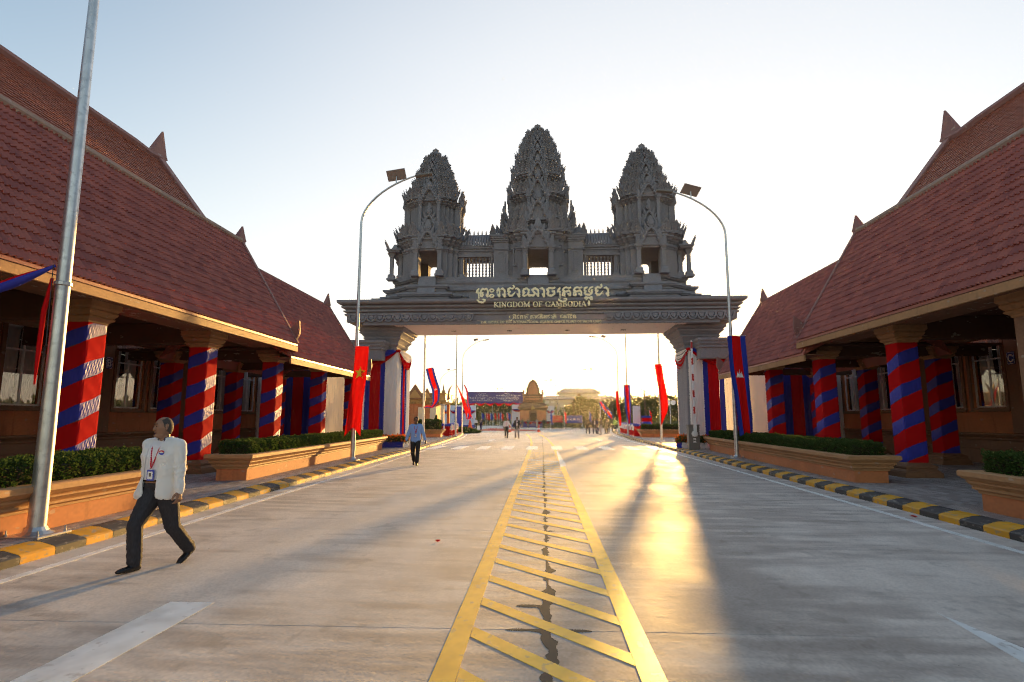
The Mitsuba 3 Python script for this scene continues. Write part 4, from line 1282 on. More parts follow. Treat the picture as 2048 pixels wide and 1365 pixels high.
scene['m_bloom'] = {'type': 'principledthin', 'base_color': rgb((.62, .14, .02)), 'roughness': .6, 'diff_trans': .7, 'spec_trans': 0.0}
PLANT_PROF = [(0, .0), (0, .27), (.03, .28), (.03, .315), (.06, .33), (.09, .345), (.09, .375), (.075, .385), (.11, .42), (.14, .445), (.14, .465), (.125, .475), (.17, .51), (.20, .535), (.22, .55), (.22, .625), (.20, .64)]


def planter(lbl, p0, p1, w, hd, seed, hl, z=.15, size=.055, dens=2000, wall='m_orange', rimm='m_ochre'):
    """p0 to p1: the front foot (seen from the road); w its depth; hd the height of the hedge above the rim"""
    k = thing('planter', lbl, 'planter', 'moulded planters along the pavements')
    p0, p1 = np.array([*p0, 0.]), np.array([*p1, 0.])
    L = np.linalg.norm(p1 - p0)
    ex = (p1 - p0) / L
    ey = np.array([-ex[1], ex[0], 0])
    F = frame((*p0[:2], z), ex, ey, (0, 0, 1))
    ml = loft([rect_ring(-o, L + o, -o, w + o, q) for o, q in PLANT_PROF[:3]])
    put('wall', MB().add(ml, F), wall, k)
    rings = [rect_ring(-o, L + o, -o, w + o, q) for o, q in PLANT_PROF[2:]]
    rings += [rect_ring(.05, L - .05, .05, w - .05, .64), rect_ring(.05, L - .05, .05, w - .05, .5)]
    put('rim', MB().add(loft(rings), F), rimm, k)
    put('soil', MB().add(box(.052, L - .052, .052, w - .052, .5, .57), F), 'm_soil', k)
    o = p0 + ex * .12 + ey * .0 + np.array([0, 0, 0])
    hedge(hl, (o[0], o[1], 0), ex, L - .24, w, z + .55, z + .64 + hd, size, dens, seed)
    return k


# front foot lines; the depth lies to the left of p0 -> p1
planter('sunlit ochre planter behind the walking man, nearest on the left', (-6.55, 1.0), (-6.90, 10.4), .75, .30, 11, 'dark green hedge behind the front lamp post', size=.05, dens=2300)
planter('long sunlit ochre planter before the left hall', (-7.24, 13.9), (-7.93, 28.3), .75, .28, 12, 'long hedge behind the red flag with a star')
planter('long shaded planter before the right hall', (8.05, 28.3), (7.4, 14.2), .75, .28, 13, 'long dark hedge in the shaded planter on the right')
planter('shaded planter at the right edge', (7.25, 10.05), (6.95, 1.5), .75, .30, 14, 'rounded dark hedge at the right edge')
planter('far planter with a hedge beside the draped left pillar', (-10.4, 46.8), (-8.3, 46.8), .9, .75, 15, 'block of hedge in the planter behind the blue shirted man', size=.09, dens=700)
planter('far planter with a low hedge behind the right lamp pole', (8.15, 47.7), (13.5, 47.7), .9, .35, 16, 'low hedge behind the red flag on the right', size=.09, dens=600)


def flower_bed(lbl, p0, p1, w, seed, blue_from):
    p0, p1 = np.array([*p0, 0.]), np.array([*p1, 0.])
    L = np.linalg.norm(p1 - p0)
    ex = (p1 - p0) / L
    k = thing('flower_trough', lbl + ' trough wrapped in cloth', 'trough', 'cloth wrapped flower troughs')
    F = frame((*p0[:2], .15), ex, (-ex[1], ex[0], 0), (0, 0, 1))
    per = [(0, 0), (L, 0), (L, w), (0, w), (0, 0)]
    for a, b, n, bs in ((per[0], per[1], 16, 'm_drape_blue' if blue_from else 'm_drape_white'), (per[1], per[2], 10, 'm_drape_white'), (per[2], per[3], 16, 'm_drape_white'), (per[3], per[4], 10, 'm_drape_blue')):
        def fn(u, v, a=a, b=b, n=n):
            a_, b_ = np.array(a), np.array(b)
            d = b_ - a_
            nn = np.array([d[1], -d[0]]) / np.linalg.norm(d)
            q = a_[None] + d[None] * u[:, None] + nn[None] * (.02 * np.sin(u * n * 6.28) * .5 * (1.1 - v) + .02)[:, None]
            return np.column_stack([q, v * .30])
        put('cloth_skirt', MB().add(sheet(fn, n * 4, 3), F), bs, k)
    put('soil', MB().add(box(0, L, 0, w, .20, .27), F), 'm_soil', k)
    hedge(lbl + ' flowers', (p0[0], p0[1], 0), ex, L, w, .40, .68, .10, 420, seed, 'orange flower beds at the gate', .16, 'flower_bed', 'flowers')


flower_bed('orange flowers at the foot of the left gate pillar', (-8.9, 30.0), (-7.3, 30.0), 1.2, 21, True)
flower_bed('orange flowers at the foot of the right gate pillar', (7.15, 30.0), (8.9, 30.0), 1.2, 22, False)


# ------------------------------------------------------------------ drapery on the gate's pillars
def drape(par, a, b, z0, z1, bs, name, amp=.011, per_m=5.5, seed=0):
    a, b = np.array(a, float), np.array(b, float)
    L = np.linalg.norm(b - a)
    d = (b - a) / L
    nn = np.array([d[1], -d[0]])
    rn = np.random.default_rng(seed + int(L * 100))
    nf = max(2, int(L * per_m))
    ph = rn.uniform(0, 6, 4)

    def fn(u, v):
        s = u * L
        w = amp * (np.sin(s * per_m * 6.28 + ph[0] + .5 * np.sin(s * 3 + ph[1])) * (.75 + .25 * np.sin(s * 1.7 + ph[2])) + .4 * np.sin(s * 17 + ph[3]))
        w = w * (.55 + .45 * (1 - v)) + .006 * np.sin(v * 5 + s * 2)
        q = a[None] + d[None] * s[:, None] + nn[None] * w[:, None]
        return np.column_stack([q, z0 + (z1 - z0) * v + .02 * np.sin(s * 9 + ph[0]) * (v < .01)])
    return put(name, sheet(fn, nf * 8, 8), bs, par, smooth=True)


def swag(par, a, b, za, zb, sag, w, bands, out, name='swag'):
    a, b = np.array(a, float), np.array(b, float)
    nn = np.array(out, float)
    for (f0, f1, bs) in bands:
        def fn(u, v, f0=f0, f1=f1):
            f = f0 + (f1 - f0) * v
            dp = 4 * u * (1 - u)
            z = za + (zb - za) * u - dp * sag * f - .06 * f
            bul = (.10 + .05 * np.sin(f * 26 + u * 2)) * dp ** .5 + .01
            p = a[None] + (b - a)[None] * u[:, None] + nn[None] * bul[:, None]
            return np.column_stack([p, z])
        put(name, sheet(fn, 24, 8), bs, par, smooth=True)


W_, B_, R_ = 'm_drape_white', 'm_drape_blue', 'm_drape_red'
for s in (-1, 1):
    side = 'left' if s < 0 else 'right'
    k = thing('pillar_drapery', f'white, blue and red cloth draped round the {side} pillar of the gate', 'drapery', 'cloth drapery on the gate')
    z1 = 5.42
    yf = 31.45
    for xa, xb, bs in ((10.34, 9.9, W_), (9.9, 9.62, B_), (9.62, 9.04, R_), (9.04, 8.78, B_), (8.78, 8.08, W_)):
        p, q = (s * xa, yf), (s * xb, yf)
        if s > 0:
            p, q = q, p
        drape(k, p, q, .2, z1, bs, {'m_drape_white': 'white_panel', 'm_drape_blue': 'blue_panel', 'm_drape_red': 'red_panel'}[bs], seed=int(xa * 10))
    for ya, yb, bs in ((31.45, 32.4, W_), (32.4, 32.78, B_), (32.78, 33.25, R_), (33.25, 33.6, B_), (33.6, 34.55, W_)):
        p, q = (s * 8.08, ya), (s * 8.08, yb)
        if s > 0:
            p, q = q, p
        drape(k, p, q, .2, z1, bs, {'m_drape_white': 'white_panel', 'm_drape_blue': 'blue_panel', 'm_drape_red': 'red_panel'}[bs], seed=int(ya * 10))
    drape(k, (s * 10.34, 34.55), (s * 8.08, 34.55), .2, z1, W_, 'white_panel')
    put('frame_top', box(s * 10.3, s * 8.1, 31.5, 34.5, z1 - .06, z1 - .02), 'm_white', k)
    swag(k, (s * 8.06, yf - .03), (s * 10.9, yf - .03), z1 + .06, z1 - .05, .85, .6, ((-.05, .55, B_), (.55, .95, R_)), (0, -1))
    swag(k, (s * 8.05, yf), (s * 8.05, 34.6), z1 + .06, z1 - .02, .95, .6, ((-.05, .5, 'm_drape_white'), (.5, .95, R_)), (-s, 0))
    put('rosette', lathe([(0, -.09), (.11, -.06), (.15, 0), (.11, .06), (0, .09)], 10, (s * 8.05, yf - .02, z1 + .02)), 'm_cloth_red', k)
    k = thing('side_pier_drapery', f'tall striped cloth box closing the end of the {"sunlit left" if s < 0 else "shaded right"} hall', 'drapery', 'tall cloth boxes beside the halls')
    yf = 29.6
    for xa, xb, bs in ((15.1, 13.7, W_), (13.7, 13.2, B_), (13.2, 12.62, R_), (12.62, 12.18, B_), (12.18, 11.5, W_)):  # outermost white strip widened to the wall to block the sun
        p, q = (s * xa, yf), (s * xb, yf)
        if s > 0:
            p, q = q, p
        drape(k, p, q, .2, 6.6, bs, {'m_drape_white': 'white_panel', 'm_drape_blue': 'blue_panel', 'm_drape_red': 'red_panel'}[bs], seed=int(xa * 10) + 5)
    put('added_sun_block', box(s * 15.15, s * 11.75, yf + .2, yf + .3, .16, 6.5), 'm_brown_dark', k)  # unseen board added inside to stop the sun shining through the stripes
    p, q = (s * 11.5, yf), (s * 11.5, 32.7)
    if s > 0:
        p, q = q, p
    drape(k, p, q, .2, 6.6, W_, 'white_panel', seed=77)
    drape(k, (s * 11.5, 32.7), (s * 15.1, 32.7), .2, 6.6, W_, 'white_panel', seed=79)  # unseen rear cloth added to keep the sun off the hall wall
    put('frame_top', box(s * 15.1, s * 11.52, 29.65, 32.6, 6.5, 6.56), 'm_white', k)
    g = thing('gilded_ornament', f'gilded crest standing behind the lower roof of the {"sunlit left" if s < 0 else "shaded right"} hall', 'ornament')
    m = MB().mould(s * 11.95 - .3, s * 11.95 + .3, 30.2, 30.8, [(0, 6.57), (0, 6.8), (.08, 6.85), (.08, 6.95)])
    put('base', m, 'm_gold', g)
    body = MB().add(extrude(shapely.affinity.scale(leaf2d(.75, 1.25), s, 1, origin=(0, 0)), -.1, .1, XZ(30.5, s * 11.95, 6.95)))
    for q, (dx, dz, r) in enumerate(((.1, .35, .2), (.16, .7, .18), (.1, 1.0, .14), (-.15, .5, .16))):
        body.add(lathe([(0, -r), (r * .8, -r * .5), (r, 0), (r * .8, r * .5), (0, r)], 10, (s * (11.95 - dx), 30.4, 6.95 + dz)))
    put('crest', body, 'm_gold', g)


# ------------------------------------------------------------------ lamp posts and flags
def lamp_post(lbl, x, y, side, h=10.9, z=.15, r=.085, detail=True, reach=2.1):
    k = thing('lamp_post', lbl, 'street lamp', 'solar lamp posts along the road')
    zs = np.linspace(0, h - 1.9, 8)
    t = np.linspace(0, 1, 12)
    ax = .04 + reach * (1 - np.cos(t * math.pi / 2)) ** .9
    az = h - 1.9 + 1.55 * np.sin(t * math.pi / 2) ** 1.0 + .30 * t ** 3
    pts = [(x, y, z + q) for q in zs] + [(x + side * (a - .04), y, z + b) for a, b in zip(ax[1:], az[1:])]
    rr = np.concatenate([r + (r * .52 - r) * zs / (h - 1.9), np.linspace(r * .52, r * .36, 11)])
    put('pole', tube(pts, rr, 14 if detail else 6), 'm_metal', k, smooth=40)
    tip = pts[-1]
    hd = mould(-.33, .33, -.11, .11, [(-.03, -.05), (0, -.03), (0, .02), (-.04, .05)])
    put('lamp_head', MB().add(hd, M4(tip[0] + side * .30, y, tip[2] + .02, 0, 1, 0, -side * .12)), 'm_grey_plastic', k)
    ps = 1. if detail else .62
    px = x + side * (reach * .63)
    pz = np.interp(reach * .63, ax, az) + z
    put('bracket', tube([(px, y, pz), (px, y, pz + .32)], .025, 6), 'm_metal', k)
    put('solar_panel', MB().add(box(-.36 * ps, .36 * ps, -.24 * ps, .24 * ps, -.018, .018), M4(px, y, pz + .38, .15, 1, -.55, side * -.22)), 'm_panel', k)
    if detail:
        put('base_plate', MB().box(x - r * 2.5, x + r * 2.5, y - r * 2.5, y + r * 2.5, z, z + .03, .005), 'm_metal', k)
        put('collar', lathe([(r * 1.9, .031), (r * 1.3, .07), (r * 1.02, .12), (r * .98, .12)], 16, (x, y, z)), 'm_metal', k)
        for a in (-1, 1):
            for b in (-1, 1):
                put('bolt', lathe([(0, .03), (.018, .03), (.018, .055), (.010, .057), (.010, .10), (0, .10)], 6, (x + a * r * 2., y + b * r * 2., z)), 'm_metal', k)
        put('joint_ring', lathe([(r * .93, 0), (r * 1.02, .01), (r * 1.02, .05), (r * .9, .06)], 14, (x, y, z + .9 if r < .1 else z + 3.3)), 'm_metal', k)
    return k


mat('m_panel', (.34, .29, .27), .5, .4)
lamp_post('tall grey pole standing close to the walking man', -6.55, 7.3, 1, 10.9, r=.105)
lamp_post('curved lamp post with the yellow starred flag', -6.91, 20.8, 1, r=.085)
lamp_post('curved lamp post with the temple flag on the right', 7.55, 22.9, -1, r=.085)
lamp_post('pole behind the blue shirted man', -7.51, 36.1, 1)
lamp_post('pole behind the big red flag by the sun', 7.85, 38.4, -1)
lamp_post('pole with the forked red pennant', -7.48, 49.6, 1, 11.2)
lamp_post('lamp post just right of the pennant pole', -8.1, 58, 1, 9.6, detail=False)
lamp_post('pole carrying the striped flag beyond the gate', 7.82, 53., -1, 11.2)
lamp_post('lamp post beside the narrow red flag', 7.55, 57, -1, 9.7, detail=False)
for x, y, sd, l in ((-16.5, 92, 1, 'small far lamp left of the banner'), (9.3, 92, -1, 'far lamp in front of the pale border hall'), (3.2, 118, -1, 'thin far lamp beside the shrine'), (-13, 150, 1, 'thin far lamp behind the banner'), (-10, 170, 1, 'thinnest far lamp under the banner')):
    lamp_post(l, x, y, sd, 9.6, detail=False, z=0, r=.1)


def banner(name, par, path, width, wdir, bands, folds=3, amp=.03, seed=1, tails=None, nu=28):
    """a hanging flag: path of its middle from the top down, width along it, stripes across"""
    P = np.asarray(path, float)
    S = np.linspace(0, 1, len(P))
    wd = np.asarray(wdir, float)
    wd = wd / np.linalg.norm(wd)
    nr = np.cross(wd, (0, 0, 1.))
    Wt = np.broadcast_to(np.asarray(width, float), (len(P),))
    from scipy.interpolate import PchipInterpolator
    PI, WI = PchipInterpolator(S, P), PchipInterpolator(S, Wt)
    for f0, f1, bs, nm in bands:
        def fn(u, v, f0=f0, f1=f1):
            c = f0 + (f1 - f0) * u
            q = 1 - v
            if tails:
                q = q * (1 - tails * (1 - abs(2 * c - 1)) * q ** 6)
            p = PI(q) + wd[None] * ((c - .5) * WI(q))[:, None]
            w = amp * np.sin(c * folds * 6.28 + q * 3.5 + seed) * (.3 + .9 * q) + amp * .5 * np.sin(q * 11 + c * 4 + seed)
            return p + nr[None] * w[:, None]
        put(nm, sheet(fn, max(4, int(14 * (f1 - f0))), nu), bs, par, smooth=True)

    def at(c, q):
        q = np.atleast_1d(q)
        c = np.atleast_1d(c)
        w = amp * np.sin(c * folds * 6.28 + q * 3.5 + seed) * (.3 + .9 * q) + amp * .5 * np.sin(q * 11 + c * 4 + seed)
        return PI(q) + wd[None] * ((c - .5) * WI(q))[:, None] + nr[None] * w[:, None]
    return at


def on_flag(par, name, poly, at, bs, off):
    """a flat device sewn on a flag; poly in (across, down) fractions"""
    P = extrude(poly, 0, .0005).vf()
    v, f = trimesh.remesh.subdivide(*P)
    q = at(v[:, 0], v[:, 1])
    put(name, (q + np.asarray(off), f), bs, par)


def star(c, q, rx, ry, rot=0.):
    return Polygon([(c + rx * (1 if i % 2 == 0 else .40) * math.sin(i * math.pi / 5 + rot), q - ry * (1 if i % 2 == 0 else .40) * math.cos(i * math.pi / 5 + rot)) for i in range(10)])


def temple(c, q, w, h):
    b = [sbox(c - w / 2, q - h * .12, c + w / 2, q), sbox(c - w * .42, q - h * .3, c + w * .42, q - h * .1)]
    for x, k in ((-.3, .7), (0, 1.), (.3, .7), (-.16, .55), (.16, .55)):
        b.append(Polygon([(c + (x - .08) * w, q - h * .25), (c + (x + .08) * w, q - h * .25), (c + (x + .055) * w, q - h * k * .75), (c + x * w, q - h * k), (c + (x - .055) * w, q - h * k * .75)]))
    return unary_union(b)


STRIPES = ((0, .26, 'm_flag_blue', 'blue_stripe'), (.26, .74, 'm_flag_red', 'red_stripe'), (.74, 1, 'm_flag_blue', 'blue_stripe'))
k = thing('flag', 'long red flag with a yellow star on the left lamp post', 'flag', 'flags along the road')
yf = 20.55
at = banner('flag', k, [(-6.62, yf, 4.30), (-6.66, yf, 3.4), (-6.76, yf - .03, 2.4), (-6.82, yf, 1.7), (-6.86, yf, 1.02)], [.50, .50, .52, .54, .58], (1, .12, 0), ((0, 1, 'm_flag_red', 'red_cloth'),), 2.5, .035, 3, .12)
on_flag(k, 'star', star(.5, .27, .40, .066), at, 'm_star', (0, -.006, 0))
put('bar', tube([(-6.91, yf + .02, 4.31), (-6.34, yf - .02, 4.32)], .012, 6), 'm_metal', k)
k = thing('flag', 'blue and red flag with a white temple on the right lamp post', 'flag', 'flags along the road')
yf = 22.62
at = banner('flag', k, [(7.66, yf, 4.88), (7.70, yf, 3.7), (7.78, yf, 2.6), (7.84, yf, 1.7), (7.86, yf, .98)], [.74, .72, .66, .60, .48], (1, .1, 0), STRIPES, 2.2, .04, 1, .06)
on_flag(k, 'temple_emblem', temple(.5, .35, .40, .075), at, 'm_white', (0, -.012, 0))
put('bar', tube([(7.27, yf + .02, 4.89), (8.05, yf - .02, 4.90)], .012, 6), 'm_metal', k)
k = thing('flag', 'twisted blue and red flag with a temple, behind the blue shirted man', 'flag', 'flags along the road')
yf = 35.9
at = banner('flag', k, [(-7.15, yf, 4.86), (-6.92, yf, 4.05), (-6.70, yf, 3.35), (-6.70, yf, 2.85), (-6.98, yf, 2.32)], [.50, .52, .50, .42, .22], (1, .1, .2), STRIPES, 1.2, .03, 2)
on_flag(k, 'temple_emblem', temple(.5, .46, .42, .06), at, 'm_white', (0, -.012, 0))
banner('flag', k, [(-6.98, yf, 2.36), (-7.2, yf, 2.44), (-7.46, yf, 2.36)], [.10, .16, .10], (.1, .2, 1), STRIPES[:2], 1, .02, 2, nu=10)
k = thing('flag', 'thin forked red pennant blowing from the far left pole', 'flag', 'flags along the road')
yf = 49.5
banner('flag', k, [(-7.46, yf, 4.6), (-7.12, yf, 3.95), (-6.72, yf, 2.9), (-6.45, yf, 2.2), (-6.22, yf, 1.5)], [.05, .14, .32, .42, .55], (1, .1, .25), ((0, 1, 'm_flag_red', 'red_cloth'),), 1.5, .03, 2, .3)
k = thing('flag', 'folded blue and red flag on the lamp post behind the pennant', 'flag', 'flags along the road')
banner('flag', k, [(-7.95, 57.9, 5.1), (-7.6, 57.9, 4.3), (-7.5, 57.9, 3.2), (-7.3, 57.9, 2.4), (-7.4, 57.9, 1.6)], [.12, .2, .25, .3, .4], (1, .1, .2), STRIPES, 1.5, .04, 5)
k = thing('flag', 'narrow plain red flag right of the standing men', 'flag', 'flags along the road')
banner('flag', k, [(7.42, 56.9, 4.35), (7.48, 56.9, 3.0), (7.62, 56.9, 1.9), (7.66, 56.9, .95)], [.26, .28, .34, .2], (1, .1, 0), ((0, 1, 'm_flag_red', 'red_cloth'),), 1.5, .04, 5)
k = thing('flag', 'striped blue and red flag hanging straight over the cloth covered posts', 'flag', 'flags along the road')
banner('flag', k, [(7.78, 52.8, 4.75), (7.84, 52.8, 3.2), (7.9, 52.8, 2.0), (7.95, 52.8, 1.05)], [.62, .56, .42, .22], (1, .1, 0), STRIPES, 1.5, .04, 4)
k = thing('flag', 'big plain red flag beside the sun', 'flag', 'flags along the road')
yf = 38.15
banner('flag', k, [(7.73, yf, 5.25), (7.86, yf, 4.2), (8.0, yf, 3.2), (8.06, yf, 2.4), (7.94, yf, 1.75), (7.78, yf, 1.22)], [.44, .46, .50, .46, .30, .06], (1, .1, 0), ((0, 1, 'm_flag_red', 'red_cloth'),), 1.6, .05, 4)
k = thing('flag', 'slanting red and blue flag above the standing men', 'flag', 'flags along the road')
banner('flag', k, [(9.25, 91.7, 4.35), (9.9, 91.7, 3.4), (10.6, 91.7, 2.5), (11.1, 91.7, 1.75)], [.4, .8, .9, .6], (1, .1, .6), STRIPES, 1.2, .05, 4)
k = thing('flag', 'bundled blue and red flag streaming left from the front pole', 'flag', 'flags along the road')
for nm, bs, dz, rr in (('blue_stripe', 'm_cloth_blue', 0., .05), ('red_stripe', 'm_cloth_red', .062, .026)):
    q = np.linspace(0, 1, 12)
    path = np.column_stack([-6.62 - 1.55 * q, 7.22 - .35 * q, 3.72 - .62 * q - .10 * np.sin(q * 3.1) + dz * np.minimum(1, q * 4)])
    put(nm, tube(path, rr * (.35 + .9 * np.minimum(1, q * 3) + .15 * np.sin(q * 9)), 8), bs, k, smooth=True)
put('loose_end', tube([(-6.66, 7.24, 3.55), (-6.69, 7.2, 3.1), (-6.70, 7.2, 2.6), (-6.71, 7.2, 2.1)], [.02, .03, .03, .012], 7), 'm_cloth_red', k, smooth=True)
put('cord', tube([(-6.61, 7.18, 3.72), (-6.60, 7.17, 3.4), (-6.59, 7.17, 3.0), (-6.58, 7.17, 2.6)], .006, 5), 'm_dark', k)

# ------------------------------------------------------------------ beyond the gate
mat('m_fabric_pale', (.62, .66, .76), .75, .2, sheen=.3)
mat('m_banner', (.075, .06, .20), .5)
mat('m_pale_wall', (.62, .58, .50), .8)
mat('m_pale_roof', (.36, .31, .26), .8)
mat('m_shrine', plaster((.52, .22, .11), .3), .75, .3)
mat('m_shrine_dark', plaster((.27, .15, .085), .3), .75, .3)
mat('m_cone', (.75, .06, .02), .5)
mat('m_carpet', (.55, .10, .05), .9)
mat('m_cream', (.78, .68, .48), .6)

k = thing('guard_booth', 'orange booth with a gilded cornice and pointed gables behind the left pillar', 'booth')
x0, x1, y0, y1 = -12.8, -8.95, 52.0, 55.5
put('wall', MB().box(x0, x1 - .9, y0, y1, .15, 3.0).box(x1 - .25, x1, y0 + .002, y0 + .3, .15, 3.0).box(x1 - .25, x1, y1 - .3, y1, .15, 3.0), 'm_orange', k)
put('plinth', mould(x0, x1 - .05, y0 - .02, y1, [(.08, .15), (.08, .4), (.03, .5), (.03, .55), (0, .6)]), 'm_brown', k)
put('cornice', mould(x0, x1, y0, y1, [(.0, 3.0), (.05, 3.05), (.25, 3.2), (.25, 3.3), (.18, 3.35), (.18, 3.85), (.26, 3.9), (.26, 3.98), (0, 4.0)]), 'm_gold_paint', k)
for q in range(14):
    x = x0 - .1 + q * .30
    put('eave_leaf', extrude(leaf2d(.26, .30, 0, False), 0, .05, frame((x, y0 - .2, 3.28), (1, 0, 0), (0, 0, -1), (0, 1, 0))), 'm_gold_paint', k)
for xc, h, w in ((-11.55, 1.35, .95), (-10.45, 1.0, .55)):
    put('gable', MB().add(extrude(Polygon([(-w, 0), (w, 0), (.02, h), (-.02, h)]), 0, .2, XZ(y0 - .27, xc, 3.42))), 'm_brown', k)
    put('gable_carving', extrude(Polygon([(-w * .62, .12), (w * .62, .12), (0, h * .66)]), .2, .26, XZ(y0 - .27, xc, 3.42)), 'm_gold_paint', k)
for xc in (-11.05, -9.95):
    put('panel', box(xc - .28, xc + .28, y0 - .05, y0 - .003, .7, 2.7), 'm_cream', k)
put('corner_post', mould(x1 - .3, x1, y0 - .05, y0 + .25, [(.1, .15), (.1, .4), (0, .5), (0, 2.8), (.1, 3.0)]), 'm_cream', k)
put('naga_horn', extrude(Polygon([(0, 0), (.22, .15), (.12, .55), (.20, 1.0), (.42, 1.5), (.05, 1.0), (-.06, .5)]), -.06, .06, XZ(y0, x1 + .35, 3.3)), 'm_brown', k)
put('spire', lathe([(.16, 0), (.2, .1), (.08, .3), (.06, .5), (0, .9)], 8, (x1 - .1, y0 + .2, 4.0)), 'm_gold_paint', k)


def fabric_wall(lbl, x0, x1, y, z1, seed):
    k = thing('cloth_fence', lbl, 'cloth screen', 'cloth screens under the banner')
    drape(k, (x0, y), (x1, y), 0, z1, 'm_fabric_pale', 'pale_cloth', .025, 1.6, seed)
    put('back', box(x0, x1, y + .3, y + .5, 0, z1 + .9), 'm_fabric_pale', k)
    put('foot_band', box(x0, x1, y - .12, y - .05, 0, .55), 'm_cloth_blue', k)
    n = max(1, int((x1 - x0) / 1.3))
    for q in range(n):
        a, b = x0 + (x1 - x0) * q / n, x0 + (x1 - x0) * (q + 1) / n
        swag(k, (a, y - .1), (b, y - .1), z1, z1, .45, .4, ((0, .5, 'm_drape_blue'), (.5, 1.1, 'm_drape_red')), (0, -1))
    return k


fabric_wall('pale cloth screen with blue and red swags left of the banner', -17.6, -11.6, 100, 3.1, 1)
fabric_wall('pale cloth screen beside the shrine, right of the banner opening', -6.1, -3.7, 116, 3.6, 2)
fabric_wall('pale cloth screen showing right of the shrine', .9, 2.5, 116, 3.3, 3)
k = thing('blue_pillar', 'narrow blue cloth column before the pale screen', 'cloth column')
put('cloth', mould(-14.9, -13.6, 97.5, 98.5, [(0, 0), (0, 3.6), (-.2, 3.7)]), 'm_cloth_blue', k)
k = thing('banner_arch', 'wide purple banner with white writing over the far road', 'banner')
bz0, bz1, by = 5.0, 7.25, 120.
put('board', box(-15.9, -3.9, by, by + .35, bz0, bz1), 'm_banner', k)
rn = np.random.default_rng(5)
for half, (xc, rows) in enumerate(((-12.6, ((6.85, 1.7), (6.45, 2.4), (5.98, 5.6), (5.5, 4.2))), (-7.2, ((6.9, 1.2), (6.5, 5.4), (6.1, 4.6), (5.8, 4.4), (5.45, 1.8))))):
    for z, w in rows:
        m = []
        x = xc - w / 2
        while x < xc + w / 2:
            L = rn.uniform(.08, .2)
            g_ = [RO, KA, AA, CHA][rn.integers(4)] if half else AA
            m.append(shapely.affinity.affine_transform(unary_union([V(s_) for s_ in g_]), [.0007, 0, 0, -.0009, x, z + .1]))
            x += L + .07
        put('text_line', extrude(unary_union(m).simplify(.004), 0, .02, XZ(by)), 'm_white', k)
for q in range(6):
    a = -15.9 + q * 2.0
    swag(k, (a, by - .05), (a + 2.0, by - .05), bz0 + .05, bz0 + .05, .65, .5, ((0, .35, 'm_drape_blue'), (.35, 1.05, 'm_drape_red')), (0, -1))
for x in (-15.7, -4.2):
    put('post', tube([(x, by + .18, 0), (x, by + .18, bz1)], .12, 8), 'm_metal', k)

k = thing('shrine', 'terracotta shrine with a flame shaped gable on the far side', 'shrine')
cx, cy = -1.75, 112.
put('body', MB().mould(cx - 2.55, cx + 2.55, cy, cy + 3.5, [(0, 0), (0, 3.35)]), 'm_shrine', k)
put('podium', mould(cx - 3.2, cx + 3.2, cy - 1, cy + 4.5, [(.2, -.1), (.2, .9), (.3, 1.0), (.3, 1.15), (0, 1.2)]), 'm_shrine_dark', k)
put('cornice', mould(cx - 2.6, cx + 2.6, cy - .1, cy + 3.6, [(0, 3.3), (.1, 3.4), (.35, 3.7), (.35, 3.95), (.1, 4.2), (.0, 4.5), (-.5, 4.75), (-.6, 5.0)]), 'm_shrine_dark', k)
put('attic', mould(cx - 1.95, cx + 1.95, cy + .2, cy + 3.2, [(0, 5.0), (0, 5.85), (.08, 5.9), (.08, 6.05)]), 'm_shrine', k)
put('attic_frame', extrude(sbox(-1.7, 5.15, 1.7, 5.85).difference(sbox(-1.5, 5.3, 1.5, 5.7)), 0, .1, XZ(cy + .2, cx)), 'm_shrine_dark', k)
half = [(1.75, 6.05), (1.75, 6.3), (1.35, 6.6), (1.25, 7.1), (1.32, 7.5), (1.05, 7.9), (.92, 8.4), (.6, 8.95), (0, 9.35)]
gp = Polygon([(-a, b) for a, b in half] + half[::-1])
put('gable', extrude(gp, -.6, 0, XZ(cy + .5, cx)), 'm_shrine', k)
put('gable_border', extrude(gp.difference(gp.buffer(-.32)), 0, .18, XZ(cy + .5, cx)), 'm_shrine_dark', k)
for s in (-1, 1):
    put('naga_head', extrude(shapely.affinity.scale(Polygon([(1.5, 6.05), (1.95, 6.1), (2.15, 6.6), (1.95, 7.0), (2.05, 7.4), (1.7, 7.1), (1.65, 6.75), (1.8, 6.5), (1.55, 6.45)]), s, 1, origin=(0, 0)), -.3, .12, XZ(cy + .5, cx)), 'm_shrine_dark', k)
put('door_frame', box(cx - .75, cx + .75, cy - .25, cy - .003, 1.2, 3.25), 'm_shrine_dark', k)
put('door', box(cx - .55, cx + .55, cy - .3, cy - .253, 1.2, 2.75), 'm_brown_dark', k)
put('crest', extrude(leaf2d(.8, .8, 0, False), 0, .15, XZ(cy - .36, cx, 3.45)), 'm_gold_paint', k)
k = thing('cloth_rail', 'low purple and red cloth rail in front of the shrine', 'railing')
drape(k, (cx - 3.4, cy - 3), (cx + 3.6, cy - 3), 0, 1.15, 'm_banner', 'purple_cloth', .03, 1.2, 4)
for q in range(4):
    a = cx - 3.4 + q * 1.75
    swag(k, (a, cy - 3.15), (a + 1.75, cy - 3.15), 1.15, 1.15, .55, .4, ((.2, .9, 'm_drape_red'),), (0, -1))

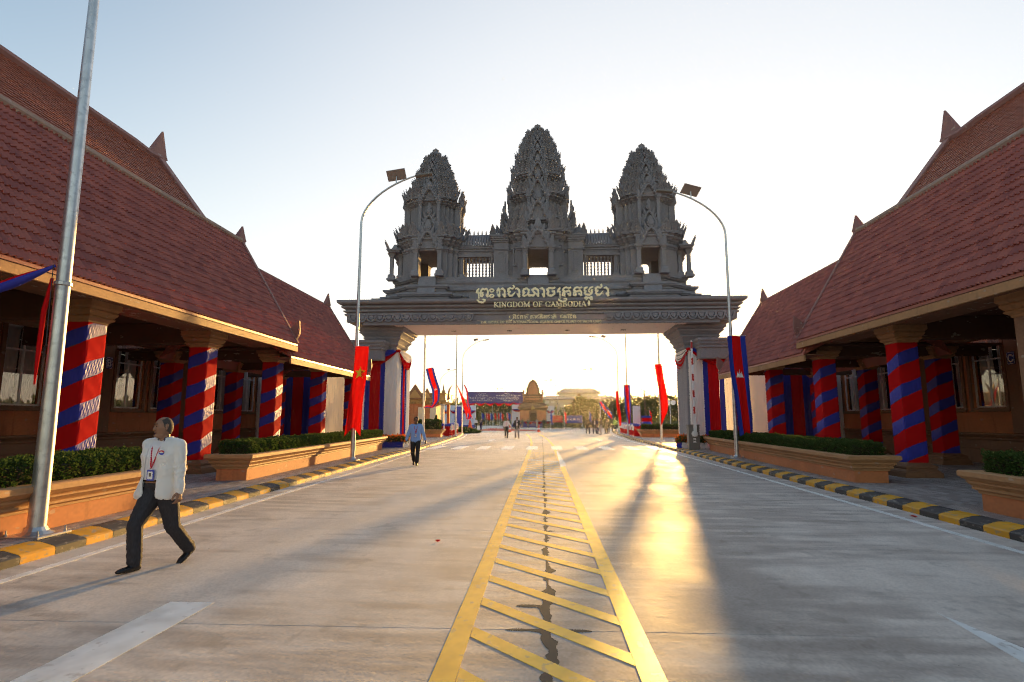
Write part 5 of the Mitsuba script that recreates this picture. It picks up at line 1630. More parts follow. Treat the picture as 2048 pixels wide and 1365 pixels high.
k = thing('border_hall', 'pale double roofed border hall far away in the haze', 'building')
cx, cy = 14.6, 232.
hip = lambda w, d, z0, z1, in_x, in_y, o: loft([rect_ring(cx - w, cx + w, cy - d, cy + d, z0 - .3), rect_ring(cx - w, cx + w, cy - d, cy + d, z0), rect_ring(cx - w + in_x, cx + w - in_x, cy - d + in_y, cy + d - in_y, z1)])
put('upper_roof', hip(8.7, 6, 11.9, 13.7, 2.9, 4, 0), 'm_pale_roof', k)
put('upper_wall', box(cx - 7.6, cx + 7.6, cy - 5, cy + 5, 10.3, 11.6), 'm_pale_wall', k)
put('lower_roof', hip(15.5, 9, 9.3, 10.6, 2.6, 5, 0), 'm_pale_roof', k)
put('beam', box(cx - 13.5, cx + 13.5, cy - 7.5, cy + 7.5, 7.3, 9.0), 'm_pale_wall', k)
for x in (-10.5, -7.2, 4.6, 7.2, 12.6):
    put('column', box(cx + x - 1.2, cx + x + 1.2, cy - 7.2, cy + 7.2, 0, 7.3), 'm_pale_wall', k)
for x in (-12.5, -10.4, 10.2, 12.4):
    put('window', box(cx + x - .7, cx + x + .7, cy - 7.56, cy - 7.5, 7.7, 8.7), 'm_white', k)
put('emblem', extrude(Point(0, 11).buffer(.55), 0, .2, XZ(cy - 5, cx)), 'm_gold_paint', k)

k = thing('notice_board', 'red notice board on posts right of the shrine', 'board', 'boards beyond the gate')
put('board', box(1.5, 3.4, 95, 95.1, 1.05, 2.2), 'm_sign_red', k)
for x in (1.7, 3.2):
    put('post', box(x - .05, x + .05, 95.101, 95.2, 0, 1.6), 'm_dark', k)
put('text', extrude(unary_union([shapely.affinity.affine_transform(unary_union([V(s_) for s_ in g_]), [.00045, 0, 0, -.0006, x, z]) for x, z, g_ in [(1.62 + .16 * q, 2.0, [RO, KA, AA, CHA][q % 4]) for q in range(10)] + [(2.1 + .16 * q, 1.55, [KA, AA, CHA][q % 3]) for q in range(5)]]).simplify(.003), 0, .01, XZ(95)), 'm_gold_paint', k, kind='stuff')
k = thing('notice_board', 'blue notice board with white script right of the red one', 'board', 'boards beyond the gate')
put('board', box(3.62, 6.55, 95, 95.1, .95, 2.2), 'm_sign_blue', k)
for x in (3.9, 5.0, 6.2):
    put('post', box(x - .05, x + .05, 95.101, 95.2, 0, 1.6), 'm_dark', k)
put('text', extrude(unary_union([shapely.affinity.affine_transform(unary_union([V(s_) for s_ in g_]), [.0009, 0, 0, -.0013, x, 1.72]) for x, g_ in [(3.85 + .25 * q + (.25 if q > 6 else 0), [RO, KA, AA, CHA][q % 4]) for q in range(9)]]).simplify(.004), 0, .01, XZ(95)), 'm_white', k, kind='stuff')
put('frame', MB().box(6.551, 6.62, 94.98, 95.12, .3, 2.3), 'm_white', k)

flat_carpet = flat([(-9.5, 80), (-1.2, 78), (-.6, 83), (-6, 96), (-9, 100)], .006)
put('carpet', flat_carpet, 'm_carpet', label='orange red carpet laid across the far road', category='carpet')
put('carpet', flat([(-12, 62), (-8.8, 62), (-8.6, 70), (-12, 70)], .16), 'm_carpet', label='strip of red carpet before the cloth screens', category='carpet')
for x, y, l in ((-4.05, 72, 'orange cone between the two walking men'), (-.42, 72, 'lone orange cone in the middle of the far road')):
    k = thing('traffic_cone', l, 'traffic cone', 'traffic cones on the far road')
    put('body', lathe([(.20, .04), (.15, .3), (.115, .48), (.05, .86), (.0, .87)], 14, (x, y, 0)), 'm_cone', k)
    put('band', lathe([(.155, .34), (.158, .34), (.118, .52), (.112, .52)], 14, (x, y, 0)), 'm_white', k)
    put('base', box(x - .27, x + .27, y - .27, y + .27, .0, .04, .008), 'm_cone', k)

mat('m_bollard_white', (.8, .78, .76), .6)
rn = np.random.default_rng(9)


def wrapped_post(x, y, lbl):
    k = thing('wrapped_post', lbl, 'cloth covered post', 'red cloth covered posts along the pavement')
    m = []
    for z, r in ((.15, .36), (.3, .33), (.7, .30), (1.0, .29)):
        an = np.linspace(0, 2 * np.pi, 24, endpoint=False)
        m.append([(x + r * (1 + .10 * math.sin(a * 8 + z)) * math.cos(a), y + r * (1 + .10 * math.sin(a * 8 + z)) * math.sin(a), z) for a in an])
    put('red_skirt', loft(m), 'm_cloth_red', k)
    put('blue_band', lathe([(.31, 1.0), (.34, 1.03), (.34, 1.16), (.28, 1.22), (0, 1.24)], 14, (x, y, 0)), 'm_cloth_blue', k)
    put('white_bow', MB().add(trimesh.creation.icosphere(1, .13), M4(x - .30 * np.sign(x), y - .12, 1.08, 0, (1.1, .6, 1))).add(extrude(Polygon([(-.05, 0), (.07, 0), (.14, -.42), (-.1, -.38)]), -.02, .02, XZ(y - .22, x - .28 * np.sign(x), 1.05))), 'm_bollard_white', k)
    put('foot', box(x - .12 - .2 * np.sign(x), x + .12 - .2 * np.sign(x), y - .3, y + .1, .15, .22), 'm_bollard_white', k)


for i, y in enumerate(np.linspace(50.4, 66, 8)):
    wrapped_post(float(kerb_x(KR, y)) + .85, y, 'red cloth covered post in the row left of the far right planter, ' + ['nearest', 'second', 'third', 'fourth', 'fifth', 'sixth', 'seventh', 'farthest'][i])
for i, y in enumerate(np.linspace(49.8, 58, 5)):
    wrapped_post(float(kerb_x(KL, y)) - .75, y, 'red cloth covered post in the row beside the guard booth, ' + ['nearest', 'second', 'third', 'fourth', 'farthest'][i])
for i, x in enumerate((-9.7, -9.0)):
    wrapped_post(x, 51., ['left', 'right'][i] + ' one of two cloth covered posts before the guard booth')

k = thing('barrier_machine', 'dark barrier box with its arm raised beside the right gate pillar', 'barrier')
x, y = 7.42, 28.75
put('cabinet', box(x - .26, x + .26, y - .18, y + .22, .15, 1.30, .02), 'm_grey_plastic', k)
put('cap', box(x - .29, x + .29, y - .21, y + .25, 1.301, 1.36, .015), 'm_grey_plastic', k)
put('hub', MB().add(lathe([(0, 0), (.15, 0), (.15, .08), (.10, .12), (0, .12)], 18), frame((x + .02, y - .18, .92), (1, 0, 0), (0, 0, 1), (0, -1, 0))).box(x - .06, x + .10, y - .33, y - .301, .82, 1.42, .01), 'm_white', k)
put('arm', box(x - .015, x + .065, y - .30, y - .27, 1.0, 5.5, .01), 'm_frame_white', k)
for z in (1.9, 2.7, 3.5, 4.3, 5.1):
    put('red_band', box(x - .017, x + .067, y - .302, y - .268, z, z + .34), 'm_sign_red', k)
for dz in (0, .14):
    put('label', box(x - .06, x + .08, y - .183, y - .1805, .50 + dz, .58 + dz), 'm_white', k)

k = thing('display_panel', 'pale grey panel in a metal frame behind the cloth covered posts', 'panel')
put('panel', box(9.55, 10.35, 61, 61.04, .9, 3.0), 'm_fabric_pale', k)
put('frame', MB().box(9.5, 9.549, 60.98, 61.06, .15, 3.05).box(10.351, 10.4, 60.98, 61.06, .15, 3.05).box(9.55, 10.35, 60.98, 61.06, 3.001, 3.05), 'm_dark', k)
k = thing('potted_palm', 'feathery palm in a blue and red wrapped pot past the right planter', 'palm')
px, py = 10.75, 60.
for z0, z1, r0, r1, bs, nm in ((.15, .62, .55, .62, 'm_cloth_blue', 'blue_wrap'), (.62, .95, .72, .72, 'm_cloth_red', 'red_wrap'), (.95, 1.35, .60, .5, 'm_cloth_blue', 'blue_wrap'), (1.35, 1.75, .46, .46, 'm_cloth_red', 'red_wrap'), (1.75, 1.95, .5, .52, 'm_cloth_blue', 'blue_wrap')):
    put(nm, lathe([(r0, z0), (r1, z1), (0, z1)], 14, (px, py, 0)), bs, k)
put('trunk', tube([(px, py, 1.9), (px - .05, py, 2.6), (px - .1, py, 3.6), (px - .12, py, 4.6)], [.12, .10, .08, .03], 8), 'm_bark', k)


def frond(o, az, L, up, rn):
    t = np.linspace(0, 1, 12)
    d = np.array([math.cos(az), math.sin(az), 0])
    c = np.asarray(o)[None] + d[None] * (L * t)[:, None] + np.array([0, 0, 1.])[None] * (up * t - L * .75 * t ** 2.2)[:, None]
    m = MB().add(tube(c, np.linspace(.02, .006, 12), 4))
    s = np.cross(d, (0, 0, 1))
    for i in range(1, 12):
        for q in (-1, 1):
            l = L * .38 * math.sin(math.pi * (.12 + .85 * t[i]))
            p = c[i]
            e = p + s * q * l * .8 + d * l * .5 - np.array([0, 0, l * .35])
            n = d * .035
            m.add((np.array([p - n, p + n, e]), [(0, 1, 2)]))
    return m


pm = MB()
for i in range(26):
    pm.add(frond((px - .03 * i / 8, py, 2.0 + i * .10), i * 2.4, .8 - .012 * i, .55, rn))
put('fronds', pm, 'm_leaf2', k, kind='stuff')
k = thing('cypress', 'small dark clipped bush in front of the guard booth', 'shrub')
p = np.array([(-9.45 + rn.normal(0, .16) * (1 - q), 50.9 + rn.normal(0, .16) * (1 - q), .8 + 1.1 * q) for q in rn.random(700)])
put('foliage', leaf_cloud(p, np.tile([0, 0, 1.], (700, 1)), .12, rn), 'm_leaf0', k, kind='stuff')
k = thing('plant_bed', 'low round bed of plants at the left bend of the kerb', 'plants')
p = np.array([(-9.0 + 1.9 * math.cos(a) * r, 66 + 1.6 * math.sin(a) * r, .05 + .55 * (1 - r * r) * rn.random()) for a, r in zip(rn.uniform(0, 6.28, 1800), np.sqrt(rn.random(1800)))])
put('foliage', leaf_cloud(p, np.tile([0, 0, 1.], (len(p), 1)), .28, rn), 'm_leaf1', k, kind='stuff')
put('striped_cone', lathe([(.3, .5), (.2, .9), (.22, .9), (.12, 1.3), (0, 1.7)], 10, (-8.3, 66, 0)), 'm_cone', k)

# ------------------------------------------------------------------ trees, far flags, verge
def tree(lbl, x, y, h, w, seed, n=1500, size=.45, group='trees beyond the gate', base=-.1, sparse=1.):
    rn = np.random.default_rng(seed)
    k = thing('tree', lbl, 'tree', group)
    tr = MB()
    top = np.array([x + rn.normal(0, .2), y, base + h * .62])
    tr.add(tube([(x, y, base), (x + rn.normal(0, .1), y, base + h * .3), tuple(top)], [h * .022, h * .017, h * .008], 6))
    cl = []
    for q in range(9):
        az, rr = rn.uniform(0, 6.28), rn.uniform(.25, 1)
        c = np.array([x + w * .42 * rr * math.cos(az), y + w * .42 * rr * math.sin(az), base + h * rn.uniform(.38, .86)])
        st_ = np.array([x, y, base + h * rn.uniform(.2, .5)])
        tr.add(tube([st_, (st_ + c) / 2 + [0, 0, .05 * h], c], [h * .009, h * .006, h * .003], 5))
        cl.append((c, w * rn.uniform(.16, .30)))
    put('trunk', tr, 'm_bark', k)
    idx = rn.integers(0, len(cl), n)
    d = rn.normal(0, 1, (n, 3))
    d /= np.linalg.norm(d, axis=1, keepdims=True)
    P = np.array([cl[i][0] for i in idx]) + d * (np.array([cl[i][1] for i in idx]) * rn.uniform(.35, 1.1, n) ** .6)[:, None] * [1, 1, .8]
    kd = (idx + rn.integers(0, 2, n)) % 4
    for q in range(4):
        m = kd == q
        put('crown', leaf_cloud(P[m], d[m], size, rn), f'm_far_leaf{q}', k, kind='stuff')
    return k


rn = np.random.default_rng(31)
tspots = []
for i in range(34):
    px_ = -14 + i * 1.9
tl = ['round topped far tree', 'tall thin far tree', 'broad low far tree', 'bushy far tree']
places = [(-19.5, 168), (-16.5, 175), (-13.2, 165), (-10.2, 172), (-7.4, 168), (-4.6, 176), (9.8, 150), (12.8, 146), (15.8, 152), (18.8, 143), (22.0, 150), (24.6, 140), (27.4, 146), (30.4, 138), (33.5, 144), (37, 137), (41, 143), (45, 136), (49.5, 142), (54, 138), (59, 146), (65, 140), (71, 150), (-27, 160), (-32, 170), (-38, 158), (-45, 165), (-52, 150), (-60, 160)]
NTH = {j: w for j, w in zip(sorted(range(len(places)), key=lambda q: places[q][0] / places[q][1]), 'first second third fourth fifth sixth seventh eighth ninth tenth eleventh twelfth thirteenth fourteenth fifteenth sixteenth seventeenth eighteenth nineteenth twentieth twenty-first twenty-second twenty-third twenty-fourth twenty-fifth twenty-sixth twenty-seventh twenty-eighth twenty-ninth'.split())}
where = lambda x: 'under the purple banner' if -20 < x < -3 else ('right of the far border hall' if 0 < x < 23 else ('behind the red flags and posts' if x < 36 else ('behind the right hall' if x > 0 else 'behind the left hall')))
for i, (x, y) in enumerate(places):
    h = rn.uniform(6.2, 8.4) if x > 0 else rn.uniform(7, 9)
    tree(f'{tl[i % 4]} {where(x)}, {NTH[i]} from the left', x, y, h, rn.uniform(4.6, 6.4), 100 + i, 1300, .55)
tree('sparse young tree between the left hall and the gate pillar', -17.4, 49.5, 4.9, 3.0, 300, 900, .16, 'young trees')
tree('sparse young tree behind the cloth box on the left', -19.5, 55, 5.2, 3.0, 301, 900, .16, 'young trees')
p = np.column_stack([rn.uniform(-75, 95, 14000), rn.uniform(150, 182, 14000), rn.uniform(0, 1, 14000) ** 1.3 * 4.6])
put('scrub', leaf_cloud(p, np.tile([0, 0, .6], (len(p), 1)), .8, rn), 'm_far_leaf2', label='tangled scrub closing the far side of the field', category='scrub', kind='stuff')
p = np.column_stack([rn.uniform(0, 60, 9000), rn.uniform(97, 140, 9000), rn.uniform(0, 1, 9000) ** 1.5 * 1.0 - .1])
put('grass', leaf_cloud(p, np.tile([0, 0, 1.], (len(p), 1)), .5, rn), 'm_far_leaf3', label='long dry grass beyond the road end', category='grass', kind='stuff')
p = np.column_stack([rn.uniform(-320, 360, 9000), rn.uniform(330, 420, 9000), rn.uniform(0, 1, 9000) * 12])
put('far_wood', leaf_cloud(p, np.tile([0, 0, .3], (len(p), 1)), 5., rn), 'm_far_leaf1', label='distant wood along the horizon', category='wood', kind='stuff')
put('far_wood_floor', sheet(lambda u, v: np.column_stack([-330 + 700 * u, 335 + 60 * v, -.1 + 7 * np.sin(v * 3.14) * (.6 + .8 * meshkit.fbm(np.column_stack([u * 40, v * 2, u * 0]), 3))]), 90, 6), 'm_far_leaf0', label='dark undergrowth of the distant wood', category='wood', kind='stuff')
ORDS = 'first second third fourth fifth sixth seventh eighth ninth tenth eleventh twelfth thirteenth fourteenth fifteenth'.split()
for i in range(15):
    x = -14.5 + i * .72 + rn.normal(0, .1)
    y = 138 + rn.uniform(-3, 3)
    k = thing('small_flag', f'tiny {"red" if i % 3 else "blue"} flag in the row under the purple banner, {ORDS[i]} from the left', 'flag', 'row of tiny flags under the banner')
    put('stick', tube([(x, y, 0), (x, y, 3.2)], .04, 5), 'm_white', k)
    put('cloth', sheet(lambda u, v: np.column_stack([x + .1 + .5 * u, y + .08 * np.sin(u * 6), 1.7 + 1.4 * v - .5 * u]), 5, 4), 'm_flag_red' if i % 3 else 'm_flag_blue', k)
for i, (x, y) in enumerate(((13.1, 84), (-.3 + 16.6, 88), (1.3, 92), (3.55, 92), (8.0, 98))):
    k = thing('small_flag', ['little flag standing behind the far right planter', 'second little flag behind the far right planter', 'little flag left of the red notice board', 'little flag between the notice boards', 'little flag behind the standing men'][i], 'flag')
    put('stick', tube([(x, y, 0), (x, y, 3.2)], .03, 5), 'm_white', k)
    put('cloth', sheet(lambda u, v: np.column_stack([x + .04 + .32 * u, y + .05 * np.sin(u * 6), 1.4 + 1.6 * v - .7 * u]), 5, 4), 'm_flag_red' if i % 2 else 'm_flag_blue', k)
for i, x in enumerate((2.9, 5.7, 8.9, 9.7)):
    k = thing('sapling', ['bare sapling right of the shrine', 'bare sapling above the blue notice board', 'bare sapling left of the standing men', 'bare sapling behind the standing men'][i], 'tree', 'bare saplings in the grass')
    y = 105 if i < 2 else 80
    tr = MB().add(tube([(x, y, -.1), (x + .05, y, 2.), (x + .02, y, 5.0)], [.09, .07, .03], 5))
    for q in range(4):
        tr.add(tube([(x, y, 2.4 + q * .6), (x + (-1) ** q * .35, y, 3.1 + q * .6)], [.04, .012], 4))
    put('trunk', tr, 'm_bark', k)
k = thing('round_sign', 'faint round traffic signs on a post behind the planter', 'sign')
put('post', tube([(17.2, 78, 0), (17.2, 78, 4.2)], .05, 6), 'm_metal', k)
for dx in (-.35, .4):
    put('disc', MB().add(lathe([(0, 0), (.34, 0), (.34, .03), (0, .03)], 20), frame((17.2 + dx, 77.9, 3.8), (1, 0, 0), (0, 0, 1), (0, -1, 0))), 'm_white', k)

# ------------------------------------------------------------------ people
ICO = np.array(trimesh.creation.icosphere(1).vertices)
ICO2 = np.array(trimesh.creation.icosphere(2).vertices)


def ball(p, r, fine=False):
    return np.asarray(p, float)[None] + (ICO2 if fine else ICO) * np.asarray(r, float)


def hull(*balls):
    return m3.Manifold.hull_points(np.vstack(balls))


def chain(pts, fine=False):
    """pts: (point, radius or radii) joined one to the next"""
    return [hull(ball(a, ra, fine), ball(b, rb, fine)) for (a, ra), (b, rb) in zip(pts, pts[1:])]


def union(l):
    return m3.Manifold.batch_boolean(l, m3.OpType.Add)


def soft(m, edge, it=8):
    q = m.refine_to_length(edge).to_mesh()
    t = trimesh.Trimesh(np.array(q.vert_properties[:, :3], float), np.array(q.tri_verts), process=True)
    if it:
        trimesh.smoothing.filter_taubin(t, .5, .53, iterations=it)
    return t


def ik(a, b, l1, l2, pole):
    a, b, pole = (np.asarray(q, float) for q in (a, b, pole))
    d = b - a
    L = min(np.linalg.norm(d), (l1 + l2) * .999)
    d = d / (np.linalg.norm(d) + 1e-9)
    x = (l1 * l1 - l2 * l2 + L * L) / (2 * L)
    h = math.sqrt(max(0, l1 * l1 - x * x))
    pole = pole - d * (pole @ d)
    pole /= np.linalg.norm(pole) + 1e-9
    return a + d * x + pole * h, a + d * L


def hand(wrist, d, palm_n, thumb, s=1., curl=.5):
    """palm, four bent fingers and a thumb; d along the fingers, thumb: direction of the thumb side"""
    d, n, t = (np.asarray(q, float) / np.linalg.norm(q) for q in (d, palm_n, thumb))
    w = np.asarray(wrist, float)
    out = [hull(ball(w, .024 * s), ball(w + d * .085 * s + t * .030 * s, .013 * s), ball(w + d * .085 * s - t * .032 * s, .012 * s), ball(w + d * .03 * s + t * .03 * s, .014 * s))]
    for k, (o, L) in enumerate(((.033, .070), (.011, .078), (-.012, .072), (-.034, .055))):
        p = w + d * .085 * s + t * o * s
        c = curl * (1 + .12 * k)
        r = .0098 * s
        pts = [(p, r)]
        a = .25 * c
        for seg in (.45, .32, .23):
            a += .75 * c
            p = p + (d * math.cos(a) + n * math.sin(a)) * L * seg * s
            r *= .92
            pts.append((p, r))
        out += chain(pts)
    p0 = w + d * .02 * s + t * .024 * s
    p1 = p0 + (d * .5 + t * .6 + n * .3) * .042 * s
    p2 = p1 + (d * .85 + t * .2 + n * .4) * .034 * s
    p3 = p2 + (d * .9 + n * .35) * .026 * s
    out += chain([(p0, .016 * s), (p1, .0125 * s), (p2, .011 * s), (p3, .009 * s)])
    return out


def head_mesh(c, s, face, fine, thin=1.):
    """head with brow, nose, lips, chin and ears; face is a rotation about z"""
    v = np.array(trimesh.creation.icosphere(3 if fine else 2).vertices)
    x, y, z = v.T
    k = np.where(z < 0, 1 - .30 * (-z) ** 1.6, 1)
    X = .077 * x * k * thin
    Y = .098 * y * np.where(z < -.2, .92, 1) + .010 * np.clip(-z, 0, 1) * (y > 0)
    Z = .118 * z
    # cheek plane flattens the face
    Y = np.where(Y > .082, .082 + (Y - .082) * .45, Y)
    out = [m3.Manifold.hull_points(np.column_stack([X, Y, Z]))]
    out += [hull(ball((0, .084, .022), .010), ball((0, .104, -.022), .0125), ball((0, .084, -.026), .016))]          # nose
    out += [hull(ball((-.038, .076, .034), .011), ball((0, .088, .028), .011)), hull(ball((.038, .076, .034), .011), ball((0, .088, .028), .011))]   # brow
    out += [hull(ball((-.020, .083, -.055), .007), ball((.020, .083, -.055), .007), ball((0, .089, -.055), .010))]   # lips
    out += [hull(ball((0, .080, -.098), .018), ball((0, .02, -.085), .05))]
    for q in (-1, 1):
        out.append(hull(ball((q * .077 * thin, -.010, .018), (.008, .020, .026)), ball((q * .079 * thin, -.006, -.022), (.007, .012, .014))))
    c_, n_ = math.cos(face), math.sin(face)
    R = np.array([[c_, -n_, 0], [n_, c_, 0], [0, 0, 1]]) * s
    return [m.transform(np.hstack([R, np.asarray(c, float)[:, None]])) for m in out], R


def person(lbl, x, y, heading, H=1.7, pose=None, skin='m_skin', top='m_shirt_white', legs='m_trouser_dark', hair='m_hair', z=0., fine=False, jacket=None, long_sleeve=True, collar=None, lanyard=False, gather='people beyond the gate', shoe='m_shoe', build=1., cap=False, buzz=False):
    """heading: direction the chest faces, radians from +x"""
    P = dict(lf=(-.10, .02), rf=(.10, -.02), lift=(0, 0), lh=(-.27, .03, .78), rh=(.27, .03, .78), lean=0., turn=0., nod=0.)
    P.update(pose or {})
    k = thing('person', lbl, 'person', gather)
    s = H / 1.70
    a = heading - math.pi / 2
    W = M4(x, y, z, a, s)
    e = .022 if fine else .05
    B = build

    def lay(m, mt, name, sm=40, own=False, it=6, ed=None):
        t = soft(m, ed or e, it) if not isinstance(m, (MB, trimesh.Trimesh)) else m
        v, f = as_vf(t)
        v = v @ W[:3, :3].T + W[:3, 3]
        if own:
            scene[k] = ply((v, f), mt, sm)
            return k
        return put(name, (v, f), mt, k, smooth=sm)

    ln_ = np.array([0, P['lean'], 0])
    hipz = .90 - .5 * max(0, abs(P['lf'][1] - P['rf'][1]) - .2) ** 2 * .5
    hips = [np.array([q * .088, 0, hipz]) for q in (-1, 1)]
    ank = [np.array([P['lf'][0], P['lf'][1], .085 + P['lift'][0]]), np.array([P['rf'][0], P['rf'][1], .085 + P['lift'][1]])]
    kn = []
    for h_, f_ in zip(hips, ank):
        q, en = ik(h_, f_, .43, .415, (np.sign(h_[0]) * .12, 1, 0))
        kn.append(q)
    sh = [np.array([q * .175 * B, 0, 1.385]) + ln_ for q in (-1, 1)]
    wr = [np.array(P['lh'], float) + ln_ * .6, np.array(P['rh'], float) + ln_ * .6]
    el = []
    for i, (a_, b_) in enumerate(zip(sh, wr)):
        q, en = ik(a_, b_, .285, .255, P.get('elbow', ((-.4, -1, -.2), (.4, -1, -.2)))[i])
        el.append(q)
        wr[i] = en
    chest = [(np.array([q * .10 * B, .012, 1.26]) + ln_ * .9, (.085 * B, .105 * B, .14)) for q in (-1, 1)]
    waist = [(np.array([q * .075 * B, .008, 1.04]) + ln_ * .4, (.085 * B, .108 * B, .10)) for q in (-1, 1)]
    pelv = [(np.array([q * .085 * B, -.005, .93]), (.085 * B, .112 * B, .095)) for q in (-1, 1)]
    shd = [(np.array([q * .135 * B, -.005, 1.375]) + ln_, (.065, .07, .062)) for q in (-1, 1)]

    def torso(g):
        f = lambda l: [ball(p, np.asarray(r) + g) for p, r in l]
        return [hull(*f(shd), *f(chest)), hull(*f(chest), *f(waist)), hull(*f(waist), *f(pelv))]

    def arms(g, upto=1.):
        out = []
        for a_, b_, c_ in zip(sh, el, wr):
            c2 = b_ + (c_ - b_) * upto
            out += chain([(a_ - [0, 0, .01], .058 * B + g), (b_, .044 + g), (c2, (.044 + (.030 - .044) * upto) + g)])
        return out

    def legs_(g, bottom=0.):
        out = []
        for h_, q, f_ in zip(hips, kn, ank):
            f2 = f_ + np.array([0, 0, .02 - bottom])
            out += chain([(h_ - [0, 0, .02], .092 * B + g), (q, .060 + g), (f2, .042 + g * 1.5)])
        return out

    hc = np.array([0, .030 + P['nod'] * .05, 1.585]) + ln_ * 1.08
    hm, R = head_mesh(hc, 1., P['turn'], fine)
    body = torso(0) + arms(0) + legs_(0) + hm + [hull(ball(np.array([0, -.01, 1.40]) + ln_, .062), ball(hc + [0, -.02, -.07], .056))]
    for i in (0, 1):
        d = wr[i] - el[i]
        d /= np.linalg.norm(d)
        inner = np.array([1. if i == 0 else -1., 0, 0])
        fwd = np.array([0, 1., 0])
        t_ = fwd - d * (fwd @ d)
        if np.linalg.norm(t_) < .3:
            t_ = np.array([0, 0, 1.]) - d * d[2]
        body += hand(wr[i], d, np.cross(t_, d) * (1 if i == 0 else -1) if abs(d[2]) < .6 else inner, t_, 1.02, .45 if i else .5)
    lay(union(body), skin, '', own=True, ed=.009 if fine else .04, it=4 if fine else 3)
    # trousers, shoes ----------------------------------------------------
    lw = legs_(.024 if fine else .018) + [hull(*[ball(p, np.asarray(r) + .012) for p, r in pelv], *[ball(h_, .09 * B) for h_ in hips])]
    t = soft(union(lw), e, 5)
    v = np.array(t.vertices)
    if fine:
        for q, f_ in zip(kn, ank):            # soft creases round knee and ankle
            for c_, am, fr in ((q, .004, 95), (f_ + [0, 0, .06], .005, 80)):
                d = np.linalg.norm((v - c_) * [1, 1, .8], axis=1)
                v += np.array(t.vertex_normals) * (am * np.exp(-(d / .13) ** 2) * np.sin(v[:, 2] * fr + 25 * v[:, 0] + 12 * v[:, 1]))[:, None]
        v += np.array(t.vertex_normals) * ((meshkit.fbm(v * 9, 3, 4) - .5) * .014)[:, None]
        t = trimesh.Trimesh(v, t.faces, process=False)
    lay(t, legs, 'trousers')
    for i in (0, 1):
        f_, q = ank[i], kn[i]
        toe = P.get('toe', (0, 0))[i]
        shin = f_ - q
        pitch = P.get('pitch', (0, 0))[i]
        d = np.array([math.sin(toe), math.cos(toe) * math.cos(pitch), -math.sin(pitch)])
        up = np.array([0, math.sin(pitch), math.cos(pitch)])
        b0 = f_ - up * .048
        m = [hull(ball(b0 - d * .05, .036), ball(b0 + d * .04, (.040, .04, .036)), ball(f_ + [0, 0, .02], .045)), hull(ball(b0 + d * .03, (.042, .042, .036)), ball(b0 + d * .13 - up * .006, (.044, .044, .028)), ball(b0 + d * .175 - up * .012, (.034, .034, .020)))]
        sh_ = union(m)
        lay(sh_, shoe, 'shoe', ed=.02 if fine else .05)
    # shirt ---------------------------------------------------------------
    sl = 1. if long_sleeve else 0.
    up = torso(.016) + ([] if jacket else (arms(.017, .93) if long_sleeve else [c for a_, b_, _ in zip(sh, el, wr) for c in chain([(a_, .075 * B), (a_ + (b_ - a_) * .8, .066)])]))
    st = union(up)
    if not P.get('tucked', True):
        up.append(hull(*[ball(p - [0, 0, .06], np.asarray(r) + .024) for p, r in pelv]))
        st = union(up)
    else:
        st = st.trim_by_plane((0, 0, 1), .985)
    t = soft(st, e, 5)
    v = np.array(t.vertices)
    v += np.array(t.vertex_normals) * ((meshkit.fbm(v * 11, 3, 9) - .5) * (.022 if fine else .02))[:, None]
    lay(trimesh.Trimesh(v, t.faces, process=False), top, 'shirt')
    if P.get('tucked', True):
        lay(union([hull(*[ball((q * .085 * B, .003, .985 + dz), (.092 * B, .118 * B, .006)) for q in (-1, 1) for dz in (-.016, .016)])]), 'm_shoe', 'belt', it=0)
    if collar:
        cm = MB()
        for r0, zz, dz in ((.072, 1.425, 0), (.066, 1.465, 0)):
            pass
        an = np.linspace(-2.6, 2.6, 22) + math.pi / 2 + math.pi
        rings = []
        for aa in an:
            o = np.array([math.cos(aa), math.sin(aa)])
            rings.append([(.070 * o[0], -.005 + .072 * o[1] + ln_[1], 1.405 + .0 * o[1]), (.066 * o[0], -.012 + .066 * o[1] + ln_[1], 1.470), (.090 * o[0], -.012 + .09 * o[1] + ln_[1], 1.425 - .03 * max(0, o[1]))])
        lay(MB().add(loft(rings, cap=False, closed=False)), collar, 'collar')
    # hair ------------------------------------------------------------------
    if cap:
        hh = [hull(ball(hc + [0, -.005, .05], (.088, .106, .085)), ball(hc + R @ np.array([0, .12, .055]), (.06, .05, .006)))]
        lay(union(hh).trim_by_plane((0, 0, 1), hc[2] + .035), hair, 'cap')
    else:
        hv = ICO2 if not fine else np.array(trimesh.creation.icosphere(3).vertices)
        g = .006 if not buzz else .0035
        sc = np.array([.078 + g, .099 + g, .120 + g * 1.3])
        q = hv * sc
        mh = m3.Manifold.hull_points(q)
        front = (math.cos(.95), math.sin(.95))
        if buzz:                                   # receding: only the sides, back and a thin crown
            mh = mh.trim_by_plane((0, -1, .30), -.012).trim_by_plane((0, -.6, 1), -.03)
            mh = mh - m3.Manifold.hull_points(ICO2 * [.058, .085, .05] + [0, .055, .105])
        else:
            mh = mh.trim_by_plane((0, -.75, 1), .012)
        mh = mh.transform(np.hstack([R, hc[:, None]]))
        lay(mh, hair, 'hair', it=2, ed=.02 if fine else .04)
    if fine:
        for q in (-1, 1):
            p = hc + R @ np.array([q * .032, .0835, .012])
            lay(union([m3.Manifold.hull_points(ball(p, (.012, .006, .0065)))]), 'm_eye', 'eye', it=0, ed=.02)
            p0, p1 = (hc + R @ np.array(c_) for c_ in ((q * .016, .0975, .036), (q * .050, .083, .040)))
            lay(union([hull(ball(p0, .004), ball(p1, .003))]), 'm_hair', 'eyebrow', it=0, ed=.02)
